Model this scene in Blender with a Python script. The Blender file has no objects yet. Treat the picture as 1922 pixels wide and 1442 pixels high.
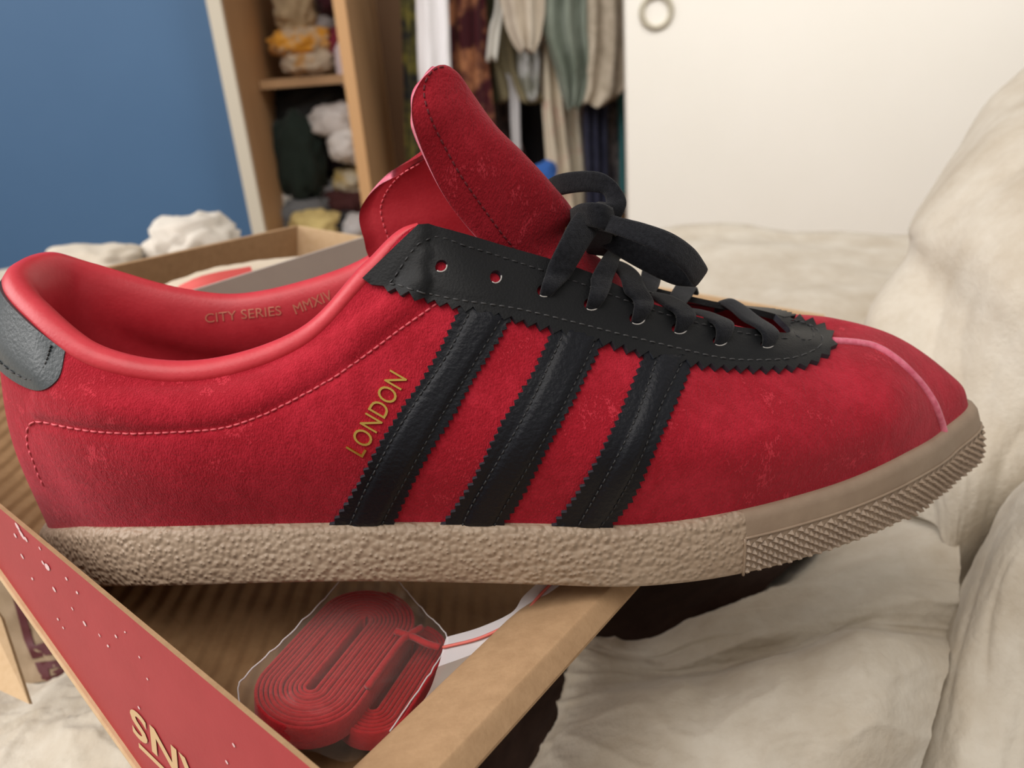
import bpy, bmesh, math, random
import numpy as np
from mathutils import Vector, Matrix, noise
from mathutils.bvhtree import BVHTree
from mathutils.geometry import delaunay_2d_cdt
random.seed(7)
PI = math.pi
SC = bpy.context.scene
COL = SC.collection

# ------------------------------------------------------------ camera, world, lights, exposure
F, PITCH, ROLL = 1500.0, 23.0, -4.5          # focal length in pixels of a 1922 x 1442 frame
D, H = .195, .146                            # camera stand-off and height in the shoe's own frame
def Rx(a): c, s = math.cos(a), math.sin(a); return np.array([[1, 0, 0], [0, c, -s], [0, s, c]])
def Rz(a): c, s = math.cos(a), math.sin(a); return np.array([[c, -s, 0], [s, c, 0], [0, 0, 1]])
RS = Rx(math.radians(90 - PITCH)); CS = np.array([0, -D, H])
RW = RS @ Rz(math.radians(ROLL)); CW = np.array([0, 0, .8])
cam_d = bpy.data.cameras.new('camera'); cam = bpy.data.objects.new('camera', cam_d); COL.objects.link(cam)
cam.location = CW; cam.rotation_euler = Matrix(RW.tolist()).to_euler()
cam_d.sensor_width = 36; cam_d.lens = 36 * F / 1922; cam_d.clip_start = .005
cam_d.dof.use_dof = True; cam_d.dof.focus_distance = .218; cam_d.dof.aperture_fstop = 15
SC.camera = cam
SC.view_settings.view_transform = 'Standard'; SC.view_settings.look = 'None'
SC.view_settings.gamma = 1; SC.view_settings.use_curve_mapping = False
SC.view_settings.exposure = 0.0
wd = bpy.data.worlds.new('world'); SC.world = wd; wd.use_nodes = True
bg = wd.node_tree.nodes['Background']; bg.inputs[0].default_value = (1, .95, .89, 1); bg.inputs[1].default_value = .46
def area(name, loc, target, sx, sy, power, col):
    l = bpy.data.lights.new(name, 'AREA'); l.shape = 'RECTANGLE'; l.size = sx; l.size_y = sy; l.energy = power; l.color = col
    o = bpy.data.objects.new(name, l); COL.objects.link(o); o.location = loc
    o.rotation_euler = (Vector(target) - Vector(loc)).to_track_quat('-Z', 'Y').to_euler(); return o
area('window_light', (-1.9, .30, 1.75), (0.1, .3, .65), 1.3, 1.5, 36, (1, .97, .95))
area('room_light', (-.45, -.55, 2.4), (0.1, .5, .6), 1.3, 1.3, 26, (1, .94, .88))

area('added_door_fill', (1.1, .55, 2.5), (.75, 1.84, 1.0), 1.2, .8, 7.5, (1, .96, .90)).data.spread = math.radians(75)  # added lamp without a seen source, brightens the door and wardrobe

# ------------------------------------------------------------ frames
def dirc(px, py): return np.array([(px - 961) / F, -(py - 721) / F, -1.0])
def S(px, py, Y):                            # a point of the shoe, in the shoe's frame, at depth Y across the shoe
    v = RS @ dirc(px, py); return CS + v * ((Y + D) / v[1])
def W(px, py, Y):                            # a point of the room at depth Y
    v = RW @ dirc(px, py); return CW + v * (Y / v[1])
def WP(px, py, z0, a=-.17, x0=.025):         # a point on the tilted plane of the box
    v = RW @ dirc(px, py); t = (z0 - a * x0 - CW[2]) / (v[2] - a * v[0]); return CW + v * t
def pix(p):                                  # shoe frame -> picture
    q = RS.T @ (np.asarray(p) - CS); return np.array([961 + F * q[0] / -q[2], 721 - F * q[1] / -q[2]])
_A = np.eye(4); _A[:3, :3] = RW; _A[:3, 3] = CW
_B = np.eye(4); _B[:3, :3] = RS; _B[:3, 3] = CS
MS = _A @ np.linalg.inv(_B)

# ------------------------------------------------------------ object helpers
def mk(name, verts, faces, mats, parent=None, smooth=True, fm=None):
    me = bpy.data.meshes.new(name)
    me.from_pydata([tuple(float(c) for c in v) for v in verts], [], [tuple(f) for f in faces])
    for m in (mats if isinstance(mats, (list, tuple)) else [mats]): me.materials.append(m)
    if fm is not None: me.polygons.foreach_set('material_index', fm)
    me.polygons.foreach_set('use_smooth', [smooth] * len(me.polygons))
    me.update()
    o = bpy.data.objects.new(name, me); COL.objects.link(o)
    if parent: o.parent = parent
    return o
def empty(name, loc=(0, 0, 0)):
    o = bpy.data.objects.new(name, None); o.empty_display_size = .02; COL.objects.link(o); o.location = loc; return o
def tag(o, label, cat, group=None):
    o['label'] = label; o['category'] = cat
    if group: o['group'] = group
    return o
def struct(o): o['kind'] = 'structure'; return o
def cat_open(P, n):
    P = np.asarray(P, float); Q = np.vstack([2 * P[0] - P[1], P, 2 * P[-1] - P[-2]]); out = []
    for i in range(len(P) - 1):
        a, b, c, d = Q[i:i + 4]
        for k in range(n):
            t = k / n
            out.append(.5 * (2 * b + (c - a) * t + (2 * a - 5 * b + 4 * c - d) * t * t + (3 * b - a - 3 * c + d) * t ** 3))
    out.append(P[-1]); return np.array(out)
def grid_faces(nu, nv, closed=False):
    f = []
    for i in range(nu if closed else nu - 1):
        for j in range(nv - 1):
            a = i * nv + j; b = ((i + 1) % nu) * nv + j; f.append((a, b, b + 1, a + 1))
    return f
def loft(rows, nu, nv):                      # control grid -> dense grid
    R = [cat_open(r, nv) for r in rows]; R = np.array(R)
    return np.array([cat_open(R[:, j], nu) for j in range(R.shape[1])]).transpose(1, 0, 2)
def box_mesh(c, s):
    x, y, z = s; v = [(c[0] + a * x / 2, c[1] + b * y / 2, c[2] + d * z / 2) for a in (-1, 1) for b in (-1, 1) for d in (-1, 1)]
    return v, [(0, 1, 3, 2), (4, 6, 7, 5), (0, 4, 5, 1), (2, 3, 7, 6), (0, 2, 6, 4), (1, 5, 7, 3)]
def bevel(o, w, seg=2):
    m = o.modifiers.new('bevel', 'BEVEL'); m.width = w; m.segments = seg; m.limit_method = 'ANGLE'; return o
def tube(path, r, n=8):
    P = np.asarray(path, float); V = []; Fc = []
    for i, p in enumerate(P):
        t = P[min(i + 1, len(P) - 1)] - P[max(i - 1, 0)]; t /= np.linalg.norm(t) + 1e-12
        a = np.cross(t, (0, .3, 1)); a /= np.linalg.norm(a) + 1e-12; b = np.cross(t, a)
        for k in range(n):
            V.append(p + r * (math.cos(2 * PI * k / n) * a + math.sin(2 * PI * k / n) * b))
    for i in range(len(P) - 1):
        for k in range(n): Fc.append((i * n + k, i * n + (k + 1) % n, (i + 1) * n + (k + 1) % n, (i + 1) * n + k))
    Fc.append(tuple(range(n - 1, -1, -1))); Fc.append(tuple((len(P) - 1) * n + k for k in range(n)))
    return V, Fc
def fbm(p, o=4):
    s, a, q = 0, 1, Vector(p)
    for _ in range(o): s += a * noise.noise(q); q = q * 2.03 + Vector((3.1, 1.7, 9.2)); a *= .5
    return s

# ------------------------------------------------------------ materials
def mat(name, col, rough=.6, col2=None, nscale=60, bump=0, bscale=300, sheen=0, spec=.5, kind='noise', stops=(.35, .65), dist=.0005, metal=0, stretch=None, coat=0, sheen_tint=None):
    m = bpy.data.materials.new(name); m.use_nodes = True; nt = m.node_tree; b = nt.nodes['Principled BSDF']
    b.inputs['Base Color'].default_value = (*col, 1); b.inputs['Roughness'].default_value = rough
    b.inputs['Specular IOR Level'].default_value = spec; b.inputs['Metallic'].default_value = metal
    b.inputs['Sheen Weight'].default_value = sheen; b.inputs['Sheen Roughness'].default_value = .45
    b.inputs['Coat Weight'].default_value = coat
    if sheen_tint: b.inputs['Sheen Tint'].default_value = (*sheen_tint, 1)
    tc = nt.nodes.new('ShaderNodeTexCoord'); src = tc.outputs['Object']
    if stretch:
        mp = nt.nodes.new('ShaderNodeMapping'); mp.inputs['Scale'].default_value = stretch
        nt.links.new(src, mp.inputs[0]); src = mp.outputs[0]
    if col2:
        n = nt.nodes.new('ShaderNodeTexNoise'); n.inputs['Scale'].default_value = nscale; n.inputs['Detail'].default_value = 6; n.inputs['Roughness'].default_value = .65
        r = nt.nodes.new('ShaderNodeValToRGB'); r.color_ramp.elements[0].color = (*col, 1); r.color_ramp.elements[1].color = (*col2, 1)
        r.color_ramp.elements[0].position, r.color_ramp.elements[1].position = stops
        nt.links.new(src, n.inputs['Vector']); nt.links.new(n.outputs[0], r.inputs[0]); nt.links.new(r.outputs[0], b.inputs['Base Color'])
    if bump:
        if kind == 'voronoi':
            n = nt.nodes.new('ShaderNodeTexVoronoi'); n.feature = 'SMOOTH_F1'; out = n.outputs[0]
        elif kind == 'wave':
            n = nt.nodes.new('ShaderNodeTexWave'); n.inputs['Distortion'].default_value = .6; out = n.outputs[1]
        else:
            n = nt.nodes.new('ShaderNodeTexNoise'); n.inputs['Detail'].default_value = 5; out = n.outputs[0]
        n.inputs['Scale'].default_value = bscale; nt.links.new(src, n.inputs['Vector'])
        bp = nt.nodes.new('ShaderNodeBump'); bp.inputs['Strength'].default_value = bump; bp.inputs['Distance'].default_value = dist
        if kind == 'voronoi': bp.invert = True
        nt.links.new(out, bp.inputs['Height']); nt.links.new(bp.outputs[0], b.inputs['Normal'])
    return m
M = {}
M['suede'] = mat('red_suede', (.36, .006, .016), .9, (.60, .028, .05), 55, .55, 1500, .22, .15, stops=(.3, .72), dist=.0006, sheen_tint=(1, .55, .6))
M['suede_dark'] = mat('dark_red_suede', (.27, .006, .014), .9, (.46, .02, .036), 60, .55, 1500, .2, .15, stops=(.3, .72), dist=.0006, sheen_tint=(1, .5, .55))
M['suede_edge'] = mat('cut_suede_edge', (.62, .10, .17), .9, (.75, .2, .28), 400, .4, 1200, .2)
M['red_leather'] = mat('red_lining_leather', (.52, .026, .04), .42, (.58, .036, .052), 120, .25, 900, 0, .45, dist=.0003)
M['black_leather'] = mat('black_leather', (.0065, .007, .008), .52, None, 50, .4, 1500, 0, .26, dist=.0003)
M['black_soft'] = mat('black_soft_leather', (.0045, .0055, .009), .48, None, 50, .6, 800, 0, .28, dist=.0006)
M['cut_leather'] = mat('cut_black_leather', (.022, .026, .036), .6, None, 50, .4, 1200)
M['heel_leather'] = mat('haze_grey_heel_leather', (.035, .045, .05), .38, None, 50, .3, 900, 0, .6)  # black leather lifted to grey: haze over the heel put into the colour
M['black_thread'] = mat('black_thread', (.02, .02, .022), .55)
M['grey_thread'] = mat('grey_thread', (.045, .045, .047), .55)
M['red_thread'] = mat('red_thread', (.72, .11, .14), .6)
M['lace'] = mat('black_cotton_lace', (.005, .0055, .008), .9, (.014, .015, .019), 900, .8, 3200, .15, .15, dist=.0004)
M['gum'] = mat('gum_rubber', (.335, .245, .172), .5, (.39, .295, .212), 40, .9, 640, 0, .45, kind='voronoi', dist=.0012)
M['gum_smooth'] = mat('smooth_gum_rubber', (.275, .198, .138), .48, (.32, .235, .165), 80, .15, 600, 0, .45)
M['gold'] = mat('gold_foil', (.75, .50, .12), .28, None, metal=1)
M['gold_faint'] = mat('worn_gold_print', (.60, .20, .13), .5)
M['insole'] = mat('dark_insole', (.16, .03, .035), .8)
M['kraft'] = mat('kraft_card', (.37, .232, .125), .85, (.43, .275, .152), 180, .25, 900, 0, .2)
M['kraft_rib'] = mat('ribbed_kraft_card', (.25, .14, .065), .85, (.30, .175, .085), 120, .5, 55, 0, .2, kind='wave', dist=.0018)
M['kraft_pale'] = mat('pale_kraft_edge', (.62, .43, .25), .85, (.68, .49, .30), 200, .2, 900, 0, .2)
M['red_card'] = mat('red_printed_card', (.37, .030, .038), .5, (.41, .037, .046), 40, .1, 700, 0, .4)
M['scuff'] = mat('pale_scuff', (.78, .55, .55), .7)
M['grey_card'] = mat('grey_card', (.42, .36, .325), .8, (.45, .39, .35), 40)
M['maroon_print'] = mat('maroon_print', (.10, .016, .022), .6)
M['tan_print'] = mat('tan_print', (.66, .45, .24), .7)
M['linen'] = mat('cream_linen', (.49, .425, .335), .9, (.62, .57, .485), 26, .5, 420, .15, .2, stops=(.34, .66), dist=.0010)
M['red_cotton'] = mat('red_cotton_lace', (.36, .008, .014), .85, (.44, .015, .02), 500, .6, 1200, .2, .2)
M['white'] = mat('white_paint', (.86, .83, .765), .45, (.88, .85, .79), 3)
M['blue'] = mat('blue_wall_paint', (.060, .145, .285), .6, (.066, .155, .30), 2, .1, 200)
M['wood'] = mat('tan_wood', (.40, .235, .115), .55, (.47, .285, .145), 6, stretch=(1, 1, .15))
M['wood_edge'] = mat('orange_wood_edge', (.58, .33, .15), .5)
M['cream_edge'] = mat('cream_edge_band', (.62, .56, .45), .5)
M['wood_dark'] = mat('dark_wood_back', (.16, .085, .04), .7)
M['floor'] = mat('wood_floor', (.25, .15, .08), .5)
M['pull_ring'] = mat('grey_plastic', (.46, .42, .33), .45)
M['pull_cup'] = mat('cream_plastic', (.74, .66, .50), .4)
def suede(name, dark, mid, light):
    m = mat(name, mid, .92, None, 50, 0, 1, .2, .12, sheen_tint=(1, .5, .55)); nt = m.node_tree; b = nt.nodes['Principled BSDF']; tc = nt.nodes['Texture Coordinate']
    def nz(sc, det, ro, st=None):
        n = nt.nodes.new('ShaderNodeTexNoise'); n.inputs['Scale'].default_value = sc; n.inputs['Detail'].default_value = det; n.inputs['Roughness'].default_value = ro; n.inputs['Distortion'].default_value = .3
        src = tc.outputs['Object']
        if st:
            mp = nt.nodes.new('ShaderNodeMapping'); mp.inputs['Scale'].default_value = st; mp.inputs['Rotation'].default_value = (.2, .5, .3); nt.links.new(src, mp.inputs[0]); src = mp.outputs[0]
        nt.links.new(src, n.inputs['Vector']); return n.outputs[0]
    def ad(a, b_, k):
        x = nt.nodes.new('ShaderNodeMath'); x.operation = 'MULTIPLY_ADD'; nt.links.new(b_, x.inputs[0]); x.inputs[1].default_value = k; nt.links.new(a, x.inputs[2]); return x.outputs[0]
    n1, n2, n3 = nz(48, 5, .62), nz(420, 3, .6, (1, 1, .55)), nz(2200, 2, .5, (1, 1, .5))
    s_ = ad(ad(n1, n2, .4), n3, .45)
    r = nt.nodes.new('ShaderNodeValToRGB'); e = r.color_ramp.elements; e[0].position, e[1].position = .78, 1.28 - .03
    e[0].color = (*dark, 1); e[1].color = (*light, 1); x = r.color_ramp.elements.new(.5); x.color = (*mid, 1)
    mr = nt.nodes.new('ShaderNodeMapRange'); mr.inputs[1].default_value = .72; mr.inputs[2].default_value = 1.15; nt.links.new(s_, mr.inputs[0])
    e[0].position = 0; nt.links.new(mr.outputs[0], r.inputs[0]); r.color_ramp.elements[-1].position = 1
    nt.links.new(r.outputs[0], b.inputs['Base Color'])
    bp = nt.nodes.new('ShaderNodeBump'); bp.inputs['Strength'].default_value = .6; bp.inputs['Distance'].default_value = .0007
    nt.links.new(ad(n3, n2, 1.0), bp.inputs['Height']); nt.links.new(bp.outputs[0], b.inputs['Normal']); return m
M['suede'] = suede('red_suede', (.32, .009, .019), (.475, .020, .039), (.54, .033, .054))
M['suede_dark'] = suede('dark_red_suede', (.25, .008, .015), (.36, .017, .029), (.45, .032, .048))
def cloth(col, col2=None, sc=14, stops=(.42, .58)): return mat('cloth', col, .9, col2, sc, .3, 150, .1, .2, stops=stops)
def film(name, tint, fac, rough=.08):
    m = bpy.data.materials.new(name); m.use_nodes = True; nt = m.node_tree
    for n in list(nt.nodes): nt.nodes.remove(n)
    o = nt.nodes.new('ShaderNodeOutputMaterial'); t = nt.nodes.new('ShaderNodeBsdfTransparent'); g = nt.nodes.new('ShaderNodeBsdfPrincipled')
    g.inputs['Base Color'].default_value = (*tint, 1); g.inputs['Roughness'].default_value = rough
    x = nt.nodes.new('ShaderNodeMixShader'); fr = nt.nodes.new('ShaderNodeLayerWeight'); fr.inputs[0].default_value = .25
    mr = nt.nodes.new('ShaderNodeMapRange'); mr.inputs[3].default_value = fac; mr.inputs[4].default_value = min(1, fac * 4)
    nt.links.new(fr.outputs[1], mr.inputs[0]); nt.links.new(mr.outputs[0], x.inputs[0])
    nt.links.new(t.outputs[0], x.inputs[1]); nt.links.new(g.outputs[0], x.inputs[2]); nt.links.new(x.outputs[0], o.inputs[0]); return m
M['film'] = film('clear_plastic_film', (.6, .55, .5), .05)
M['zip'] = film('milky_zip_plastic', (.80, .76, .78), .62, .25)

# ============================================================ SETTING: room, wardrobe, door, bed
def slab(name, c, s, m, parent=None, bv=0):
    v, f = box_mesh(c, s); o = mk(name, v, f, m, parent, False)
    if bv: bevel(o, bv)
    return o
struct(slab('floor', (0, .8, -.05), (6, 6, .1), M['floor']))
xl = W(448, 215, 1.9)[0]
struct(slab('wall_back', ((xl - .02 - 4) / 2, 2.05, 1.3), (4 + xl - .02, .1, 2.6), M['blue']))
ward = tag(empty('wardrobe', (0, 1.95, 0)), 'tan wooden open wardrobe with clothes shelves between blue wall and white door', 'wardrobe')
ward.location = (0, 0, 0)
slab('side_panel', (xl, 2.175, 1.1), (.018, .55, 2.2), M['wood'], ward)
slab('edge_band', (xl - .003, 1.893, 1.1), (.030, .014, 2.2), M['cream_edge'], ward)['label'] = 'cream edge band'
xd = W(665, 200, 1.9)[0]
slab('divider', (xd, 2.175, 1.1), (.022, .55, 2.2), M['wood'], ward)
slab('divider_edge', (xd, 1.895, 1.1), (.026, .010, 2.2), M['wood_edge'], ward)['label'] = 'lighter orange front edge of the divider'
xr = 1.6
slab('back_panel', ((xl + xr) / 2, 2.46, 1.1), (xr - xl, .018, 2.2), M['wood_dark'], ward)
zs = W(570, 146, 2.08)[2]
slab('shelf', ((xl + xd) / 2, 2.26, zs - .009), (xd - xl - .024, .37, .02), M['wood'], ward)
slab('top_panel', ((xl + xr) / 2, 2.175, 2.2), (xr - xl, .55, .02), M['wood'], ward)
zb = W(600, 428, 2.15)[2]
slab('bottom_panel', ((xl + xr) / 2, 2.2, zb - .10), (xr - xl, .5, .02), M['wood'], ward)
rl = mk('clothes_rail', *tube([(xd + .02, 2.2, 1.55), (xr, 2.2, 1.55)], .012), M['pull_ring'], ward); rl['label'] = 'metal clothes rail'
xdr = W(1174, 200, 1.84)[0]
door = struct(slab('door_1', (xdr + .9, 1.84, 1.12), (1.8, .03, 2.2), M['white'], None, .004))
pc = W(1232, 22, 1.825)
v, f = [], []
prof = [(.037, .004), (.037, -.003), (.033, -.007), (.026, -.006), (.0245, -.001), (.023, .006), (0, .007)]
for k in range(40):
    for r, y in prof: v.append((pc[0] + r * math.cos(2 * PI * k / 40), pc[1] + y, pc[2] + r * math.sin(2 * PI * k / 40)))
fc = grid_faces(40, len(prof), True); n1 = len(prof) - 1
o = mk('finger_pull', v, fc, [M['pull_ring'], M['pull_cup']], door, True, [1 if i % n1 >= 4 else 0 for i in range(len(fc))]); o['label'] = 'round recessed finger pull with a grey ring'

# bed sheet: one rumpled heightfield, with the big folds of the duvet lofted in front
LIN = M['linen']
def sheet_z(x, y):
    t = min(1, max(0, (y - .44 - .1 * max(0, x)) / .16)); t = t * t * (3 - 2 * t)
    z = .44 + .13 * t + .008 * fbm((x * 4, y * 4, .3), 2)
    z += .010 * t * (1 - abs(fbm((x * 3 + 3, y * 7, 1.7), 2)) * 2)
    return z
nx, ny = 110, 70; V = []
for i in range(nx):
    x = -1.3 + 2.7 * i / (nx - 1)
    yb = 1.0 - .16 * (x + .3)
    for j in range(ny):
        t = j / (ny - 1)
        if t < .9: y = .02 + (yb - .02) * t / .9; z = sheet_z(x, y) + .03 * max(0, fbm((x * 6, 5, 2), 2)) * (t / .9) ** 4
        else:
            q = (t - .9) / .1; y = yb + .03 * math.sin(q * PI / 2); z = sheet_z(x, yb) + .03 * max(0, fbm((x * 6, 5, 2), 2)) - .3 * (1 - math.cos(q * PI / 2))
        V.append((x, y, z))
bed = tag(mk('bed_sheet', V, grid_faces(nx, ny), LIN), 'cream rumpled bed sheet spread flat behind the toe of the shoe', 'bed sheet')

def wrinkle(G, amp, a, seed, b=4.0):
    out = G.copy(); nu, nv = G.shape[:2]
    du = np.gradient(G, axis=0); dv = np.gradient(G, axis=1); N = np.cross(du, dv); N /= np.linalg.norm(N, axis=2, keepdims=True) + 1e-12
    for i in range(nu):
        for j in range(nv):
            x, y = i / nu, j / nv
            wx = x + .10 * noise.noise(Vector((x * 2.5, y * 2.5, seed))) + .18 * (y - .5) * math.sin(seed)
            r = (1 - abs(noise.noise(Vector((wx * a, y * b, seed)))) * 2) ** 3 * .9 + .55 * noise.noise(Vector((wx * a * 1.9, y * b * 1.6, seed + 7))) + .3 * noise.noise(Vector((wx * a * 4, y * b * 5, seed + 3))) + .16 * (1 - abs(noise.noise(Vector((wx * a * 7, y * b * 6, seed + 5)))) * 2) ** 3
            out[i, j] = G[i, j] + N[i, j] * amp * r
    return out
def patch(rows, nu=10, nv=12, amp=.003, sc=8, seed=0, b=4.0):
    G = loft([[W(*p) for p in r] for r in rows], nu, nv)
    return wrinkle(G, amp, sc, seed, b)
def join_patches(Gs):
    V, Fc = [], []
    for G in Gs:
        nu, nv = G.shape[:2]; k = len(V); V += list(G.reshape(-1, 3)); Fc += [tuple(i + k for i in f) for f in grid_faces(nu, nv)]
    return V, Fc
P1 = [[(2300, 560, .80), (2100, 600, .78), (1950, 640, .74), (1800, 640, .66), (1740, 660, .62), (1690, 720, .56), (1690, 830, .50), (1740, 980, .45)],
      [(2010, 150, .58), (1930, 200, .57), (1850, 270, .56), (1750, 420, .55), (1720, 520, .54), (1690, 640, .5), (1690, 800, .45), (1740, 950, .4)],
      [(1990, 120, .47), (1922, 183, .46), (1842, 246, .455), (1712, 412, .44), (1700, 480, .43), (1622, 600, .40), (1620, 760, .365), (1690, 960, .34)],
      [(2050, 190, .40), (1980, 260, .39), (1900, 330, .385), (1795, 450, .38), (1770, 560, .375), (1735, 690, .355), (1715, 820, .335), (1745, 980, .31)],
      [(2120, 300, .35), (2060, 340, .345), (1990, 420, .34), (1895, 530, .335), (1865, 640, .33), (1830, 770, .32), (1792, 880, .305), (1782, 1040, .296)],
      [(2250, 450, .31), (2180, 490, .31), (2100, 560, .31), (2010, 660, .305), (1960, 770, .303), (1915, 860, .30), (1850, 970, .297), (1795, 1090, .30)],
      [(2400, 700, .29), (2350, 720, .29), (2280, 780, .29), (2160, 860, .29), (2080, 930, .29), (1990, 1000, .30), (1900, 1070, .31), (1830, 1180, .32)]]
P2 = [[(2100, 800, .31), (1945, 900, .31), (1870, 1005, .305), (1818, 1115, .30), (1775, 1235, .285), (1730, 1385, .265), (1705, 1520, .25)],
      [(2090, 770, .29), (1930, 888, .285), (1852, 998, .28), (1802, 1110, .275), (1760, 1230, .262), (1714, 1380, .243), (1690, 1520, .225)],
      [(2120, 800, .262), (1965, 915, .258), (1885, 1020, .255), (1832, 1130, .25), (1790, 1245, .239), (1745, 1390, .224), (1722, 1530, .21)],
      [(2200, 880, .248), (2040, 980, .243), (1955, 1080, .24), (1905, 1180, .234), (1865, 1290, .224), (1825, 1420, .209), (1800, 1560, .197)],
      [(2350, 1020, .235), (2200, 1100, .228), (2100, 1190, .225), (2040, 1290, .218), (2000, 1390, .209), (1960, 1500, .197), (1930, 1640, .185)],
      [(2600, 1250, .22), (2450, 1300, .215), (2350, 1370, .21), (2280, 1460, .205), (2240, 1550, .197), (2200, 1640, .187), (2170, 1760, .177)]]
P3 = [[(1080, 1080, .62), (1150, 1090, .60), (1240, 1080, .58), (1360, 1040, .54), (1500, 1000, .46), (1660, 940, .38), (1800, 900, .36)],
      [(1075, 1150, .46), (1130, 1160, .45), (1215, 1155, .44), (1360, 1105, .39), (1500, 1062, .325), (1655, 1020, .312), (1800, 1000, .305)],
      [(1070, 1185, .38), (1112, 1192, .318), (1200, 1200, .300), (1360, 1143, .285), (1461, 1118, .281), (1620, 1086, .282), (1800, 1080, .285)],
      [(1062, 1230, .35), (1098, 1228, .285), (1225, 1240, .274), (1360, 1205, .264), (1480, 1172, .262), (1640, 1132, .263), (1800, 1125, .27)],
      [(1048, 1290, .33), (1085, 1285, .268), (1235, 1278, .263), (1350, 1262, .259), (1481, 1224, .257), (1630, 1180, .257), (1790, 1195, .262)],
      [(1030, 1350, .31), (1068, 1348, .245), (1231, 1298, .235), (1350, 1284, .233), (1481, 1240, .234), (1630, 1198, .237), (1782, 1225, .245)],
      [(995, 1420, .29), (1040, 1408, .228), (1200, 1372, .216), (1350, 1360, .212), (1500, 1325, .212), (1640, 1290, .216), (1765, 1300, .228)],
      [(940, 1520, .27), (990, 1500, .212), (1180, 1470, .20), (1340, 1460, .196), (1490, 1430, .196), (1630, 1390, .200), (1740, 1390, .214)],
      [(900, 1660, .25), (950, 1620, .200), (1170, 1590, .19), (1330, 1580, .185), (1480, 1560, .185), (1610, 1520, .19), (1710, 1500, .205)]]
V, Fc = join_patches([patch(P1, 20, 18, .0016, 7, 1, 2.6), patch(P2, 18, 20, .0013, 8, 5, 4), patch(P3, 18, 24, .0016, 9, 11, 5)])
o = tag(mk('duvet', V, Fc, LIN), 'thick cream duvet in deep folds under and right of the shoe toe', 'duvet')
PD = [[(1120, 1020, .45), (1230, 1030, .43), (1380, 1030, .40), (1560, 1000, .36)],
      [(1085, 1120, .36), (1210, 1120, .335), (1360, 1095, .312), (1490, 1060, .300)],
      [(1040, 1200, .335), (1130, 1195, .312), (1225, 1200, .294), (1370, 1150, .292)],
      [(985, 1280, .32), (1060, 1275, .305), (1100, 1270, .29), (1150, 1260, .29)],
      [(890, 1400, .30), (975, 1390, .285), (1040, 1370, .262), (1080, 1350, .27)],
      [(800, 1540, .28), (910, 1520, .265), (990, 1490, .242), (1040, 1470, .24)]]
G = patch(PD, 8, 10, .002, 5, 31, 3)  # near-black sheet: paints the deep shade between flap and duvet
tag(mk('gap_shade_sheet', G.reshape(-1, 3), grid_faces(*G.shape[:2]), mat('painted_gap_shade', (.020, .010, .007), .95, (.03, .016, .011), 90, .3, 500, .0, .1)), 'dark sheet painted as shade in the gap between the box flap and the duvet', 'blanket')
P4 = [[(-180, 1250, .34), (-40, 1270, .335), (60, 1285, .33), (120, 1270, .325), (180, 1235, .315), (260, 1250, .30), (420, 1330, .29)],
      [(-180, 1330, .30), (-40, 1340, .295), (40, 1330, .295), (110, 1290, .298), (170, 1290, .285), (260, 1320, .265), (420, 1400, .26)],
      [(-180, 1400, .275), (-40, 1400, .27), (60, 1350, .28), (130, 1335, .272), (200, 1330, .262), (280, 1370, .245), (420, 1450, .24)],
      [(-180, 1470, .25), (-40, 1450, .25), (60, 1400, .258), (140, 1385, .248), (210, 1400, .238), (290, 1440, .225), (420, 1520, .22)],
      [(-180, 1580, .23), (-40, 1560, .23), (60, 1520, .23), (140, 1500, .225), (210, 1500, .215), (290, 1530, .205), (420, 1600, .2)]]
V, Fc = join_patches([patch(P4, 12, 12, .0022, 8, 21, 4)])
tag(mk('bed_cover', V, Fc, LIN), 'crumpled cream bed cover in the lower left corner below the red box wall', 'bed cover')

# ============================================================ THE SHOE
shoe = empty('sneaker'); shoe.matrix_world = Matrix(MS.tolist())
tag(shoe, 'red suede sneaker with three black stripes, gum sole and black laces', 'shoe')
# stations round the upper: bottom (feather line), two mids, top edge  -- heel, lateral side, toe, medial side
LAT = [
 [(95, 985, .040), (28, 815, .038), (3, 650, .037), (13, 535, .037)],
 [(165, 993, .018), (105, 860, .012), (72, 735, .014), (58, 603, .022)],
 [(290, 993, .006), (250, 880, .000), (215, 775, .002), (180, 690, .010)],
 [(450, 989, .003), (430, 890, -.003), (395, 790, -.001), (365, 716, .008)],
 [(620, 986, .002), (600, 860, -.004), (585, 740, .000), (560, 657, .009)],
 [(760, 985, .001), (750, 850, -.004), (725, 680, .003), (685, 535, .013)],
 [(900, 986, .000), (890, 840, -.004), (860, 610, .005), (785, 425, .018)],
 [(1020, 988, -.001), (1020, 830, -.005), (1005, 640, .006), (925, 462, .022)],
 [(1140, 991, -.001), (1150, 850, -.005), (1140, 690, .007), (1080, 510, .026)],
 [(1240, 986, .000), (1260, 850, -.003), (1250, 720, .008), (1220, 566, .030)],
 [(1350, 970, .003), (1370, 850, .001), (1370, 745, .012), (1330, 598, .034)],
 [(1470, 942, .010), (1490, 840, .008), (1480, 735, .019), (1420, 620, .038)],
 [(1590, 905, .019), (1600, 815, .018), (1570, 718, .028), (1462, 629, .042)],
 [(1690, 860, .029), (1695, 770, .030), (1640, 690, .038), (1480, 631, .045)],
 [(1772, 810, .048), (1752, 742, .0485), (1665, 664, .0485), (1487, 631, .048)],
 [(1797, 750, .070), (1778, 705, .069), (1665, 625, .067), (1494, 621, .054)]]
CTRL = [[S(*p) for p in st] for st in LAT]
MED_TOP = {1: (88, 500, .058), 2: (190, 520, .068), 3: (350, 563, .073), 4: (480, 570, .076), 5: (660, 520, .078), 6: (800, 440, .078),
           7: (930, 450, .075), 8: (1080, 500, .070), 9: (1215, 545, .064), 10: (1335, 574, .060), 11: (1420, 590, .058), 12: (1476, 606, .057)}
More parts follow.
